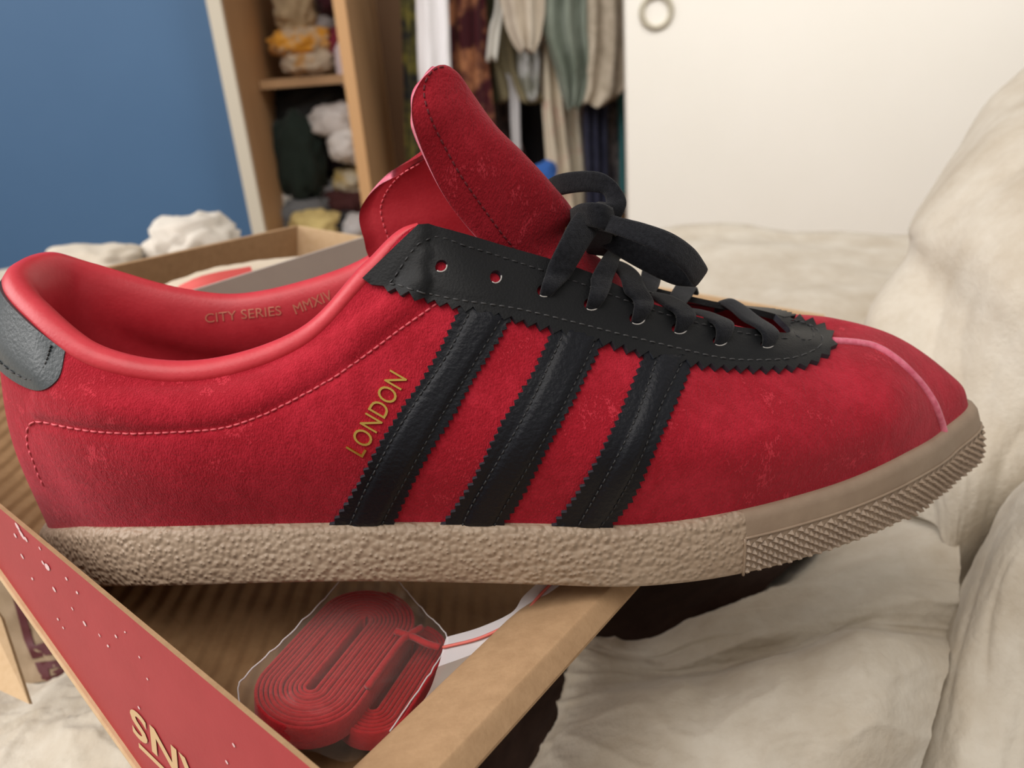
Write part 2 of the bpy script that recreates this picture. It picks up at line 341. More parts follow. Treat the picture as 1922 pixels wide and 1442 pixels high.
MED_Y = {12: (.0835, .083, .071), 11: (.091, .091, .077), 10: (.094, .096, .082), 9: (.094, .097, .084), 8: (.091, .096, .086), 7: (.088, .094, .088),
         6: (.085, .091, .088), 5: (.083, .089, .087), 4: (.080, .086, .085), 3: (.077, .084, .082), 2: (.071, .078, .077), 1: (.059, .066, .064)}
FARM = {12: (1565, 600, .072), 11: (1478, 594, .079), 10: (1385, 588, .083)}
for i in range(12, 0, -1):
    lat = CTRL[i]; y0, y1, y2 = MED_Y[i]; t = S(*MED_TOP[i])
    b = lat[0].copy(); b[1] = y0
    m1 = lat[1].copy(); m1[1] = y1; m2 = lat[2].copy(); m2[1] = y2
    m1[0] += (t[0] - lat[3][0]) * .33; m2[0] += (t[0] - lat[3][0]) * .67
    m2[2] = min(m2[2], t[2] - .008)
    if i in FARM: m2 = S(*FARM[i])
    CTRL.append([b, m1, m2, t])
CT = np.array(CTRL); NS = len(CT)                      # 28 stations
def cr(a, b, c, d, t): return .5 * (2 * b + (c - a) * t + (2 * a - 5 * b + 4 * c - d) * t * t + (3 * b - a - 3 * c + d) * t ** 3)
def col(s):
    i = int(math.floor(s)); t = s - i
    return cr(CT[(i - 1) % NS], CT[i % NS], CT[(i + 1) % NS], CT[(i + 2) % NS], t)
def prof_at(c, v):
    u = v * 3; i = min(max(int(math.floor(u)), 0), 2); t = u - i
    q = [2 * c[0] - c[1], *c, 2 * c[3] - c[2]]
    if v > 1: return c[3] + (c[3] - prof_at(c, .93)) / .07 * (v - 1)
    if v < 0: return c[0] + (c[0] - c[1]) * (-v) * 3
    return cr(q[i], q[i + 1], q[i + 2], q[i + 3], t)
COLLAR_ST = [(820, 570), (760, 612), (695, 660), (624, 710), (541, 756), (479, 785), (416, 804), (354, 810), (258, 814), (187, 811), (137, 804), (83, 793), (62, 793)]
_cs = np.array(sorted(COLLAR_ST))
def bulge(p):                                           # padded collar above its stitch line, a groove on the line
    q = pix(p)
    if p[1] > .034 or q[0] < 62 or q[0] > 800: return 0
    d = np.interp(q[0], _cs[:, 0], _cs[:, 1]) - q[1]
    if d < -14: return 0
    if d < 14: return -.0007 * (1 - abs(d) / 14) + (.0009 * max(0, d) / 14)
    return .0009 + .0012 * math.sin(min(1, (d - 14) / 70) * PI) * min(1, (q[0] - 62) / 120)
def surf(s, v, nb=False):
    c = col(s); p = prof_at(c, v)
    if not nb: return p
    e = .02; du = prof_at(col(s + e), v) - prof_at(col(s - e), v); dv = prof_at(c, v + e) - prof_at(c, v - e)
    n = np.cross(dv, du); L = np.linalg.norm(n)
    n = n / L if L > 1e-12 else np.array([0, 0, 1.])
    cx = np.array([p[0], .042 if p[0] < .1 else .05, .01])
    if n @ (p - cx) < 0: n = -n
    return p, n
SUB, NV = 14, 44
ns = NS * SUB
def upper_grid(v0, v1, nv, bul=True):
    G = np.zeros((ns, nv, 3))
    for i in range(ns):
        s = i / SUB; c = col(s)
        for j in range(nv): G[i, j] = prof_at(c, v0 + (v1 - v0) * j / (nv - 1))
    if bul:
        du = np.roll(G, -1, 0) - np.roll(G, 1, 0); dv = np.gradient(G, axis=1); N = np.cross(dv, du); N /= np.linalg.norm(N, axis=2, keepdims=True) + 1e-12
        for i in range(ns):
            if i > 8 * SUB and i < 27 * SUB: continue
            for j in range(nv):
                n = N[i, j]; n = -n if n[1] > 0 and i < 8 * SUB else n
                G[i, j] += n * bulge(G[i, j])
    return G
GU = upper_grid(-.05, 1.0, NV)
mk('upper', GU.reshape(-1, 3), grid_faces(ns, NV, True), M['suede'], shoe)
# surface used to lay stitching, stripes and print on the upper
GE = np.concatenate([GU, upper_grid(1.006, 1.05, 4)], 1)
nve = GE.shape[1]
BV = BVHTree.FromPolygons([Vector(p) for p in GE.reshape(-1, 3)], grid_faces(ns, nve, True), all_triangles=False)
CSv = Vector(CS)
def onto(bvh, px, py):
    d = Vector(RS @ dirc(px, py)).normalized()
    h = bvh.ray_cast(CSv, d)
    if h[0] is None:
        best = None
        for k in range(50):
            q = CSv + d * (.17 + .004 * k); r = bvh.find_nearest(q)
            if r[0] is not None and (best is None or r[3] < best[3]): best = r
        h = best
    p, n = np.array(h[0]), np.array(h[1])
    if n @ np.array(d) > 0: n = -n
    return p, n
def PX(x, y): return onto(BV, x, y)

def densify(P, step, closed=True):
    out = []; n = len(P)
    for i in range(n if closed else n - 1):
        a = np.array(P[i], float); b = np.array(P[(i + 1) % n], float); k = max(1, int(math.ceil(np.linalg.norm(b - a) / step)))
        for j in range(k): out.append(a + (b - a) * j / k)
    if not closed: out.append(np.array(P[-1], float))
    return out
def inside(P, x, y):
    r = False; n = len(P); j = n - 1
    for i in range(n):
        xi, yi = P[i]; xj, yj = P[j]
        if (yi > y) != (yj > y) and x < (xj - xi) * (y - yi) / (yj - yi) + xi: r = not r
        j = i
    return r
def overlay(name, outline, mapper, step, thick, mats, parent, holes=(), hf=None, base=-.0004):
    out = densify(outline, step); hs = [densify(h, step) for h in holes]
    pts = []; edges = []
    for loop in [out] + hs:
        k = len(pts); pts += [tuple(p) for p in loop]; edges += [(k + i, k + (i + 1) % len(loop)) for i in range(len(loop))]
    bnd = np.array(pts); O = np.array(out)
    x0, y0 = O.min(0); x1, y1 = O.max(0); r = 0
    y = y0 + step * .5
    while y < y1:
        x = x0 + step * (.5 if r % 2 else .9)
        while x < x1:
            if inside(out, x, y) and not any(inside(h, x, y) for h in hs) and np.min(np.abs(bnd - (x, y)).sum(1)) > step * .6: pts.append((x, y))
            x += step
        y += step * .87; r += 1
    vo, eo, fo = delaunay_2d_cdt([Vector(p) for p in pts], edges, [], 0, 1e-5)[:3]
    tris = []
    for f in fo:
        cx = sum(vo[i].x for i in f) / len(f); cy = sum(vo[i].y for i in f) / len(f)
        if inside(out, cx, cy) and not any(inside(h, cx, cy) for h in hs): tris.append(tuple(f))
    pn = [mapper(v.x, v.y) for v in vo]
    # smooth the projected normals
    acc = [n.copy() for _, n in pn]
    for _ in range(2):
        nx = [a.copy() for a in acc]
        for f in tris:
            for i in f:
                for j in f: nx[i] += acc[j] * .5
        acc = [a / (np.linalg.norm(a) + 1e-12) for a in nx]
    V = [p + n * (thick + (hf(vo[i].x, vo[i].y) if hf else 0)) for i, ((p, _), n) in enumerate(zip(pn, acc))]
    Fc = []; fm = []
    cnt = {}
    for f in tris:
        a, b, c = [V[i] for i in f]
        if np.cross(b - a, c - a) @ acc[f[0]] < 0: f = f[::-1]
        Fc.append(f); fm.append(0)
        for i in range(3):
            e = (f[i], f[(i + 1) % 3]); cnt[tuple(sorted(e))] = None if tuple(sorted(e)) in cnt else e
    for e in cnt.values():
        if e is None: continue
        k = len(V); a, b = e
        V += [V[a], V[b], pn[b][0] + acc[b] * base, pn[a][0] + acc[a] * base]; Fc.append((k + 1, k, k + 3, k + 2)); fm.append(1)
    ml = mats if isinstance(mats, (list, tuple)) else [mats]
    if len(ml) == 1: fm = [0] * len(fm)
    return mk(name, V, Fc, ml, parent, True, fm)
def pink(path, period, amp, closed=False):              # pinking-shear zigzag along a path, teeth to the left of travel
    P = cat_open(path, 12); seg = np.linalg.norm(np.diff(P, axis=0), axis=1); L = np.concatenate([[0], np.cumsum(seg)])
    n = max(2, int(round(L[-1] / (period / 2)))); out = []
    for k in range(n + 1):
        l = L[-1] * k / n; p = np.array([np.interp(l, L, P[:, 0]), np.interp(l, L, P[:, 1])])
        q = np.array([np.interp(min(L[-1], l + 2), L, P[:, 0]) - np.interp(max(0, l - 2), L, P[:, 0]), np.interp(min(L[-1], l + 2), L, P[:, 1]) - np.interp(max(0, l - 2), L, P[:, 1])])
        q /= np.linalg.norm(q) + 1e-9; nn = np.array([-q[1], q[0]])
        j = random.uniform(.75, 1.15)
        out.append(tuple(p + nn * (amp * j if k % 2 else -amp * .3)))
    return out
def sline(path, n=14): return [tuple(p) for p in cat_open(path, n)]
def stitches(name, path, mapper, m, parent, dash=11, gap=5, r=.00030, lift=.0003, smooth=True):
    P = cat_open(path, 14) if smooth else np.array(densify(path, 4, False)); seg = np.linalg.norm(np.diff(P, axis=0), axis=1); L = np.concatenate([[0], np.cumsum(seg)])
    V, Fc = [], []; l = 0
    while l + dash < L[-1]:
        q = []
        for k in range(4):
            x = l + dash * k / 3; p, n = mapper(np.interp(x, L, P[:, 0]), np.interp(x, L, P[:, 1])); q.append(p + n * (lift - (r * .9 if k in (0, 3) else 0)))
        a, b = tube(q, r, 5); k0 = len(V); V += a; Fc += [tuple(i + k0 for i in f) for f in b]
        l += dash + gap
    o = mk(name, V, Fc, m, parent); o['kind'] = 'stuff'; return o
def circle(x, y, rx, ry, n=18, a0=0): return [(x + rx * math.cos(2 * PI * k / n) * math.cos(a0) - ry * math.sin(2 * PI * k / n) * math.sin(a0), y + rx * math.cos(2 * PI * k / n) * math.sin(a0) + ry * math.sin(2 * PI * k / n) * math.cos(a0)) for k in range(n)]
def polydist(P, x, y):
    P = np.asarray(P, float); a = P[:-1]; b = P[1:]; ab = b - a; t = np.clip((((x, y) - a) * ab).sum(1) / ((ab ** 2).sum(1) + 1e-9), 0, 1)
    return np.sqrt((((a + ab * t[:, None]) - (x, y)) ** 2).sum(1).min())

# --- stripes
STR = [
 dict(L=[(866, 575), (833, 647), (797, 710), (758, 766), (718, 829), (679, 900), (651, 947), (624, 984)],
      R=[(960, 590), (928, 647), (888, 710), (853, 773), (813, 833), (781, 888), (758, 932), (733, 985)],
      a=[(880, 590), (837, 671), (781, 754), (738, 821), (690, 908), (655, 988)], b=[(944, 592), (916, 639), (868, 718), (821, 793), (773, 876), (734, 947), (714, 990)]),
 dict(L=[(1040, 615), (1007, 690), (971, 750), (940, 801), (912, 860), (876, 924), (832, 984)],
      R=[(1132, 632), (1098, 702), (1062, 773), (1026, 837), (995, 896), (967, 947), (938, 984)],
      a=[(1058, 622), (991, 766), (936, 860), (888, 940), (866, 988)], b=[(1118, 636), (1058, 758), (1003, 853), (947, 947), (924, 990)]),
 dict(L=[(1212, 662), (1185, 730), (1157, 793), (1121, 864), (1086, 924), (1040, 986)],
      R=[(1300, 674), (1264, 758), (1232, 829), (1193, 916), (1165, 959), (1140, 988)],
      a=[(1232, 668), (1193, 781), (1145, 876), (1082, 988)], b=[(1282, 672), (1240, 758), (1201, 857), (1153, 947), (1120, 992)])]
for k, d in enumerate(STR):
    left = pink(d['L'], 15, 6); right = pink(d['R'][::-1], 15, 6)
    A = cat_open(d['a'], 10); B = cat_open(d['b'], 10); poly = [tuple(p) for p in A] + [tuple(p) for p in B[::-1]]
    def hf(x, y, A=A, B=B, poly=poly):
        da, db = polydist(A, x, y), polydist(B, x, y); dd = min(da, db)
        h = -.0003 * max(0, 1 - dd / 6)
        if inside(poly, x, y): h += .0008 * min(1, dd / 10) ** .6
        h *= min(1, max(0, (990 - y) / 14)) if y > 970 else 1
        return h
    o = overlay('stripe', left + right, PX, 7, .0011, [M['black_soft'], M['cut_leather']], shoe, hf=hf)
    if k == 0: o['label'] = 'black leather stripe with pinked edges nearest the gold lettering'
    stitches('stitching', d['a'], PX, M['black_thread'], o, 9, 4, .00026, .0012)
    stitches('stitching', d['b'], PX, M['black_thread'], o, 9, 4, .00026, .0012)
# --- eyestay with its pinked lower edge, punched holes
low = pink([(722, 546), (780, 562), (850, 580), (905, 592), (965, 606), (1040, 628), (1120, 648), (1200, 670), (1290, 690), (1360, 697), (1430, 701), (1490, 697), (1532, 684), (1560, 664), (1567, 646), (1558, 626), (1536, 611), (1506, 601), (1474, 597)][::-1], 24, 9)[::-1]
inner = sline([(1452, 598), (1464, 610), (1480, 627), (1470, 632), (1420, 625), (1368, 617), (1324, 606), (1222, 577), (1178, 553), (1105, 518), (1030, 492), (960, 472), (880, 448), (800, 424)], 6)
HOLES = [(828, 503, 11, 11), (927, 525, 11, 12), (1018, 551, 14, 12), (1106, 576, 15, 12), (1191, 603, 15, 12), (1270, 622, 15, 11), (1346, 645, 14, 10), (1435, 652, 13, 8)]
hol = [circle(x, y, rx, ry) for x, y, rx, ry in HOLES]
EST_LOW = [(735, 535), (850, 563), (965, 583), (1080, 611), (1180, 637), (1290, 664), (1345, 676), (1400, 681), (1480, 678), (1530, 660), (1541, 642), (1520, 618), (1470, 603)]
EST_UP = [(735, 535), (800, 452), (880, 470), (985, 503), (1085, 537), (1180, 573), (1260, 600), (1340, 620), (1420, 636), (1475, 642)]
def hfe(x, y):
    d = min(polydist(EST_LOW, x, y), polydist(EST_UP, x, y)); return -.00035 * max(0, 1 - d / 7)
eye = overlay('eyestay', low + inner + [(785, 425), (684, 524), (700, 536)], PX, 9, .0016, [M['black_leather'], M['cut_leather']], shoe, holes=hol, hf=hfe)
eye['label'] = 'black leather lace stay with pinked lower edge and punched holes'
stitches('stitching', EST_LOW, PX, M['grey_thread'], eye, 11, 6, .00026, .0015)
stitches('stitching', EST_UP, PX, M['black_thread'], eye, 11, 6, .00026, .0015)
pad = sline([(1478, 612), (1500, 609), (1520, 622), (1524, 640), (1508, 646), (1490, 636), (1478, 612)], 6)
stitches('stitching', pad, PX, M['black_thread'], eye, 8, 4, .00026, .0016)
V, Fc = [], []
for (x, y, rx, ry) in HOLES:                           # pale cut edge showing at the foot of each hole
    q = []
    for k in range(9):
        a = math.radians(-10 + 140 * k / 8); p, n = PX(x + (rx - .5) * math.cos(a), y + (ry - .5) * math.sin(a)); q.append(p + n * .0015)
    a, b = tube(q, .00022, 5); k0 = len(V); V += a; Fc += [tuple(i + k0 for i in f) for f in b]
o = mk('hole_edge', V, Fc, mat('pale_cut_edge', (.42, .40, .38), .7), eye); o['label'] = 'pale cut edges of the lace holes'
# red backing strip seen along the eyestay's rear slant
def par(s, v): return surf(s, v, True)
# far eyestay: a strip on the medial side
def strip(name, s0, s1, v0, v1, n1, n2, th, m, parent, teeth=0):
    out = []
    for k in range(n1 + 1):
        sk = s0 + (s1 - s0) * k / n1; out.append((sk, 1 - (1 - v0) * min(1, .35 + .65 * (sk - s0) / 1.5) - (teeth if k % 2 else 0)))
    out += [(s1 - (s1 - s0) * k / n2, v1) for k in range(n2 + 1)]
    SXY = 100.0
    return overlay(name, [(a * SXY, b * 400) for a, b in out], lambda x, y: surf(x / SXY, y / 400, True), 12, th, m, parent)
fe = strip('eyestay', 16.2, 22.2, .80, 1.0, 60, 20, .0016, M['black_leather'], shoe, .02); fe['label'] = 'far side of the black lace stay'
for k in range(3):
    s0 = 19.1 + .95 * k; lo = [(s0 + .9 + .0 * j, 0) for j in range(1)]
    out = [(100 * (s0 + .95), 0), (100 * (s0 + 1.55), 0), (100 * (s0 + .75), 330), (100 * (s0 + .15), 330)]
    overlay('stripe', out, lambda x, y: surf(x / 100, y / 400, True), 16, .0012, M['black_soft'], shoe)
# --- heel tab
def hp(x, y): return surf(x / 100, y / 400, True)
tabout = sline([(-165, 404), (-160, 310), (-110, 262), (0, 250), (95, 268), (140, 312), (165, 404)], 8)
hf_tab = lambda x, y: .0007 * min(1, max(0, (1.45 - abs(x) / 100)) * 4) * min(1, max(0, (y - 268) / 30))
tab = overlay('heel_tab', tabout, hp, 14, .0012, M['heel_leather'], shoe, hf=hf_tab); tab['label'] = 'black leather heel tab greyed in colour for haze'
stitches('stitching', [(-143, 395), (-140, 318), (-100, 280), (0, 268), (88, 284), (122, 322), (145, 395)], hp, M['black_thread'], tab, 8, 4, .00028, .0016)
# --- stitching and print on the suede
stitches('collar_stitching', COLLAR_ST + [(52, 806), (52, 835), (62, 864), (71, 889), (83, 914)], PX, M['red_thread'], shoe, 11, 4, .00032, .0002)['label'] = 'pale red stitch line under the padded collar'
seam = [PX(x, y) for x, y in sline([(1562, 642), (1605, 645), (1643, 653), (1681, 676), (1720, 713), (1748, 752), (1764, 790), (1771, 816)], 8)]
V, Fc = tube([p + n * .0003 for p, n in seam], .0013, 8)
o = mk('toe_seam', V, Fc, M['suede_edge'], shoe); o['label'] = 'pink raised seam over the toe'
def text_mesh(body, size=1.0, spacing=1.0, bold=0):
    c = bpy.data.curves.new('t', 'FONT'); c.body = body; c.size = size; c.space_character = spacing; c.resolution_u = 4; c.offset = bold
    o = bpy.data.objects.new('t', c); COL.objects.link(o); dg = bpy.context.evaluated_depsgraph_get(); e = o.evaluated_get(dg); me = e.to_mesh()
    bm = bmesh.new(); bm.from_mesh(me); bmesh.ops.triangulate(bm, faces=bm.faces); 
    V = [tuple(v.co[:2]) for v in bm.verts]; bm.verts.index_update(); Fc = [tuple(v.index for v in f.verts) for f in bm.faces]
    bm.free(); e.to_mesh_clear(); bpy.data.objects.remove(o); bpy.data.curves.remove(c)
    V = np.array(V); V[:, 0] -= V[:, 0].min(); V /= V[:, 0].max() if False else 1
    return V, Fc
def print_text(name, body, o0, ex, hh, mapper, lift, m, parent, spacing=1.0, thick=0):
    V, Fc = text_mesh(body, 1, spacing); w = V[:, 0].max(); h = V[:, 1].max()
    o0 = np.array(o0, float); ex = np.array(ex, float); up = np.array([ex[1], -ex[0]]) / np.linalg.norm(ex)
    out = []
    for x, y in V:
        q = o0 + ex * x / w + up * hh * y / h; p, n = mapper(*q); out.append(p + n * lift)
    if thick:
        k = len(out); nn = [mapper(*(o0 + ex * x / w + up * hh * y / h)) for x, y in V]; out += [p + n * (lift - thick) for p, n in nn]
        cnt = {}
        for f in Fc:
            for i in range(3):
                e = (f[i], f[(i + 1) % 3]); s = tuple(sorted(e)); cnt[s] = None if s in cnt else e
        Fc = list(Fc) + [(e[1], e[0], e[0] + k, e[1] + k) for e in cnt.values() if e]
    return mk(name, out, Fc, m, parent, False)
o = print_text('lettering', 'LONDON', (681, 858), (84, -146), 37, PX, .0005, M['gold'], shoe, 1.05, .0006); o['label'] = 'gold foil lettering'

# --- collar roll and lining
SL = np.linspace(6.0, 0, 6 * 10 + 1).tolist() + np.linspace(28, 21.6, 64 + 1).tolist()[1:]
rolls = []
def hnorm(s, v=1.0):
    e = .05; t = surf(s + e, v) - surf(s - e, v); n = np.array([t[1], -t[0], 0]); n /= np.linalg.norm(n) + 1e-12
    c = np.array([-.03 if surf(s, v)[0] > -.09 else -.09, .04, 0])
    p = surf(s, v); return n if n[:2] @ (p - np.array([min(p[0], -.085) if False else (-.095 if p[0] < -.095 else p[0]), .042, 0]))[:2] > 0 else -n
INS = .020
for s in SL:
    E_ = surf(s, 1.0); n = hnorm(s); z = np.array([0, 0, 1.]); B_ = surf(s, .0)
    fl = B_ - n * .006; fl[2] = INS
    tp = min(1, .12 + max(0, (5.95 - s) if s < 14 else (s - 21.7)) / 1.1); n = n * (.35 + .65 * tp); z = z * tp
    p = [E_ - np.array([0, 0, .0012]) - n * .0004, E_ + n * .0009 + z * .0006, E_ + n * .0008 + z * .0022, E_ - n * .0006 + z * .0040, E_ - n * .0026 + z * .0050, E_ - n * .0046 + z * .0046, E_ - n * .0064 + z * .0028,
         E_ - n * .0078 - z * .0005, E_ - n * .0084 - z * .006, E_ - n * .0085 - z * .013]
    a = p[-1]
    for k in range(1, 7):
        t = k / 6; q = a * (1 - t) + fl * t; q = q + n * .004 * math.sin(t * PI); p.append(q)
    rolls.append(p)
R_ = np.array(rolls)
mk('collar_lining', R_.reshape(-1, 3), grid_faces(len(R_), R_.shape[1]), M['red_leather'], shoe)['label'] = 'smooth red leather collar and lining'
BL = BVHTree.FromPolygons([Vector(p) for p in R_[60:].reshape(-1, 3)], grid_faces(len(R_) - 60, R_.shape[1]))
def LX(x, y): return onto(BL, x, y)
print_text('lining_print', 'CITY SERIES', (386, 606), (143, -15), 17, LX, .0003, M['gold_faint'], shoe)['label'] = 'faint gold print inside the far collar'
print_text('lining_print', 'MMXIV', (556, 590), (70, -28), 19, LX, .0003, M['gold_faint'], shoe)['label'] = 'faint gold numerals inside the far collar'
# insole
ring = [surf(s, 0) for s in np.linspace(0, 28, 113)[:-1]]
cx = lambda p: np.array([p[0], .042 + .006 * max(0, p[0]) / .15, 0])
V = []
for p in ring:
    c = np.array([max(-.11, min(.11, p[0])), .042 + .04 * max(0, p[0]), 0])
    for t in (1.0, .93, .6, .25): q = c + (p - c) * t; q[2] = INS - .004 if t == 1 else INS - .001 * (1 - t); V.append(q)
mk('insole', V, grid_faces(len(ring), 4, True), M['insole'], shoe)
# --- tongue
TG = [
 [(1470, 645, .040), (1475, 641, .044), (1480, 638, .048), (1478, 636, .052), (1475, 634, .056)],
 [(1330, 650, .036), (1340, 628, .042), (1345, 618, .048), (1345, 612, .055), (1340, 606, .060)],
 [(1200, 606, .030), (1210, 580, .038), (1220, 568, .047), (1225, 565, .056), (1220, 570, .064)],
 [(1080, 550, .028), (1110, 515, .036), (1135, 495, .046), (1140, 500, .057), (1120, 525, .068)],
 [(985, 520, .029), (1020, 478, .033), (1062, 440, .042), (1035, 455, .060), (860, 500, .073)],
 [(925, 475, .026), (985, 432, .030), (1077, 400, .042), (985, 420, .064), (716, 492, .072)],
 [(872, 420, .024), (945, 370, .027), (1036, 345, .038), (960, 370, .062), (686, 440, .071)],
 [(832, 365, .0225), (905, 310, .025), (986, 290, .036), (920, 310, .060), (682, 385, .070)],
 [(800, 300, .021), (865, 245, .024), (930, 235, .034), (890, 245, .055), (728, 326, .065)],
 [(776, 235, .019), (835, 190, .023), (890, 180, .033), (860, 186, .048), (800, 284, .056)],
 [(774, 188, .021), (818, 148, .025), (864, 142, .031), (846, 150, .040), (832, 215, .045)],
 [(790, 152, .023), (816, 131, .026), (846, 127, .030), (842, 131, .035), (838, 158, .038)],
 [(812, 129, .026), (822, 123, .028), (834, 121.5, .030), (836, 123, .032), (835, 130, .034)]]
GT = loft([[S(*p) for p in r] for r in TG], 8, 10)
nu, nv = GT.shape[:2]
du = np.gradient(GT, axis=0); dv = np.gradient(GT, axis=1); NT = np.cross(du, dv); NT /= np.linalg.norm(NT, axis=2, keepdims=True) + 1e-12
if NT[nu // 2, nv // 4][1] > 0: NT = -NT                # outer suede side
TH = .0026
THR = (TH * np.clip((nu - 1 - np.arange(nu)) / 22.0, .25, 1))[:, None, None]
V = list(GT.reshape(-1, 3)) + list((GT - NT * THR).reshape(-1, 3)); n = nu * nv
Fo = grid_faces(nu, nv); fm = [0] * len(Fo); Fc = [f[::-1] for f in Fo] if False else list(Fo)
Fc += [tuple(i + n for i in f[::-1]) for f in Fo]; fm += [1] * len(Fo)
bd = [i * nv for i in range(nu)] + [(nu - 1) * nv + j for j in range(1, nv)] + [i * nv + nv - 1 for i in range(nu - 2, -1, -1)]
for a, b in zip(bd[:-1], bd[1:]): Fc.append((a, b, b + n, a + n)); fm.append(2)
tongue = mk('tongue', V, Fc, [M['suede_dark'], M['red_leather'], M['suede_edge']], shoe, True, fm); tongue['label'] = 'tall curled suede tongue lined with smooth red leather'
def TM(outer):
    def f(x, y):                                       # x: row 0..nu-1, y: column 0..nv-1
        i = min(max(x, 0), nu - 1.001); j = min(max(y, 0), nv - 1.001); a, b = int(i), int(j); s, t = i - a, j - b
        g = lambda A: (A[a, b] * (1 - s) + A[a + 1, b] * s) * (1 - t) + (A[a, b + 1] * (1 - s) + A[a + 1, b + 1] * s) * t
        p, q = g(GT), g(NT); return (p, q) if outer else (p - q * TH, -q)
    return f
def tstitch(path, outer, m):
    mp = TM(outer); P = cat_open(path, 60); Q = [mp(*p) for p in P]; X = np.array([p + n * .0001 for p, n in Q]); seg = np.linalg.norm(np.diff(X, axis=0), axis=1); L = np.concatenate([[0], np.cumsum(seg)])
    V, Fc = [], []; l = 0
    while l + .0013 < L[-1]:
        q = [np.array([np.interp(l + .0013 * k / 3, L, X[:, c]) for c in range(3)]) for k in range(4)]
        a, b = tube(q, .00026, 5); k0 = len(V); V += a; Fc += [tuple(i + k0 for i in f) for f in b]; l += .0021
    o = mk('stitching', V, Fc, m, tongue); o['kind'] = 'stuff'; return o
tstitch([(36, 5), (48, 5.2), (60, 5), (70, 4.8), (80, 5), (87, 7), (89, 12), (89, 17)], True, mat('dark_red_thread', (.12, .006, .012), .7))
tstitch([(36, nv - 3.4), (44, nv - 2.6), (56, nv - 2.6), (66, nv - 3), (74, nv - 4), (82, nv - 6)], False, M['red_thread'])

# --- laces
def ribbon(name, pairs, th=.0017, n=9, m=None, parent=None):
    A = []; 
    for a, b in pairs:
        A.append([a if isinstance(a, np.ndarray) else S(*a), b if isinstance(b, np.ndarray) else S(*b)])
    A = np.array(A); L = cat_open(A[:, 0], n); R = cat_open(A[:, 1], n); V = []; m_ = 12
    for i in range(len(L)):
        t = (L[min(i + 1, len(L) - 1)] + R[min(i + 1, len(L) - 1)] - L[max(i - 1, 0)] - R[max(i - 1, 0)]); w = R[i] - L[i]; W_ = np.linalg.norm(w); nn = np.cross(t, w); nn /= np.linalg.norm(nn) + 1e-12
        c = (L[i] + R[i]) / 2
        for k in range(m_):
            a = 2 * PI * k / m_; x = math.copysign(abs(math.cos(a)) ** .6, math.cos(a)); y = math.copysign(abs(math.sin(a)) ** .6, math.sin(a))
            V.append(c + w * .5 * x + nn * th * .5 * y)
    Fc = []
    for i in range(len(L) - 1):
        for k in range(m_): Fc.append((i * m_ + k, i * m_ + (k + 1) % m_, (i + 1) * m_ + (k + 1) % m_, (i + 1) * m_ + k))
    Fc += [tuple(range(m_)), tuple((len(L) - 1) * m_ + k for k in range(m_))]
    return mk(name, V, Fc, m or M['lace'], parent or shoe)
def ys(x, y): return PX(x, y)[0][1]
def yo(x, y, d):
    p, n = PX(x, y); return p + n * (-.0015 if d > 0 else .0031)
ribbon('lace', [(yo(1014, 560, .003), yo(1026, 562, .003)), (yo(1008, 548, -.0005), yo(1036, 556, -.0005)), (yo(1016, 524, -1), yo(1060, 532, -1)), ((1030, 495, .019), (1082, 500, .021)), ((1048, 458, .021), (1100, 470, .024)), ((1072, 412, .028), (1126, 430, .031)), ((1095, 388, .036), (1140, 408, .038))])
ribbon('lace', [(yo(1101, 586, .003), yo(1112, 587, .003)), (yo(1095, 570, -.0008), yo(1124, 576, -.0008)), (yo(1099, 547, -1), yo(1136, 551, -1)), ((1110, 520, .0235), (1150, 525, .026)), ((1126, 490, .029), (1161, 497, .032)), ((1142, 470, .04), (1165, 474, .043)), ((1150, 480, .056), (1168, 482, .056))])
ribbon('lace', [(yo(1187, 613, .003), yo(1197, 613, .003)), (yo(1179, 594, -.0008), yo(1210, 597, -.0008)), (yo(1177, 574, -1), yo(1216, 579, -1)), ((1172, 548, .0245), (1212, 540, .029)), ((1164, 522, .031), (1197, 512, .037)), ((1150, 505, .044), (1170, 494, .048)), ((1130, 500, .058), (1140, 488, .06))])
ribbon('lace', [(yo(1267, 632, .003), yo(1277, 632, .003)), (yo(1259, 615, -.0008), yo(1290, 617, -.0008)), (yo(1254, 598, -1), yo(1295, 602, -1)), ((1246, 575, .029), (1288, 572, .033)), ((1225, 560, .038), (1255, 556, .042)), ((1200, 556, .05), (1215, 548, .053)), ((1170, 552, .06), (1180, 542, .062))])
ribbon('lace', [(yo(1342, 655, .003), yo(1352, 655, .003)), (yo(1334, 638, -.0008), yo(1362, 640, -.0008)), (yo(1327, 618, -1), yo(1366, 620, -1)), ((1317, 598, .034), (1352, 595, .038)), ((1298, 590, .042), (1326, 586, .046)), ((1275, 588, .052), (1295, 580, .055))])
ribbon('lace', [(yo(1431, 662, .003), yo(1441, 662, .003)), (yo(1422, 648, -.001), yo(1449, 646, -.001)), (yo(1410, 628, -1), yo(1443, 630, -1)), ((1392, 600, .042), (1424, 596, .045)), ((1368, 580, .053), (1395, 573, .055)), ((1348, 570, .062), (1372, 563, .062)), ((1340, 585, .068), (1362, 578, .068))])
o = ribbon('lace', [((1196, 548, .046), (1228, 555, .044)), ((1202, 522, .056), (1238, 535, .054)), ((1207, 500, .064), (1243, 514, .062)), ((1210, 505, .072), (1246, 520, .07))]); o['label'] = 'far strand crossing the throat'
ribbon('lace', [((1250, 566, .046), (1285, 575, .044)), ((1262, 545, .056), (1298, 558, .054)), ((1272, 532, .064), (1308, 543, .062)), ((1278, 540, .071), (1312, 552, .069))])
ribbon('lace', [((1120, 460, .05), (1150, 470, .048)), ((1128, 446, .058), (1162, 466, .056)), ((1134, 452, .066), (1164, 472, .064))])
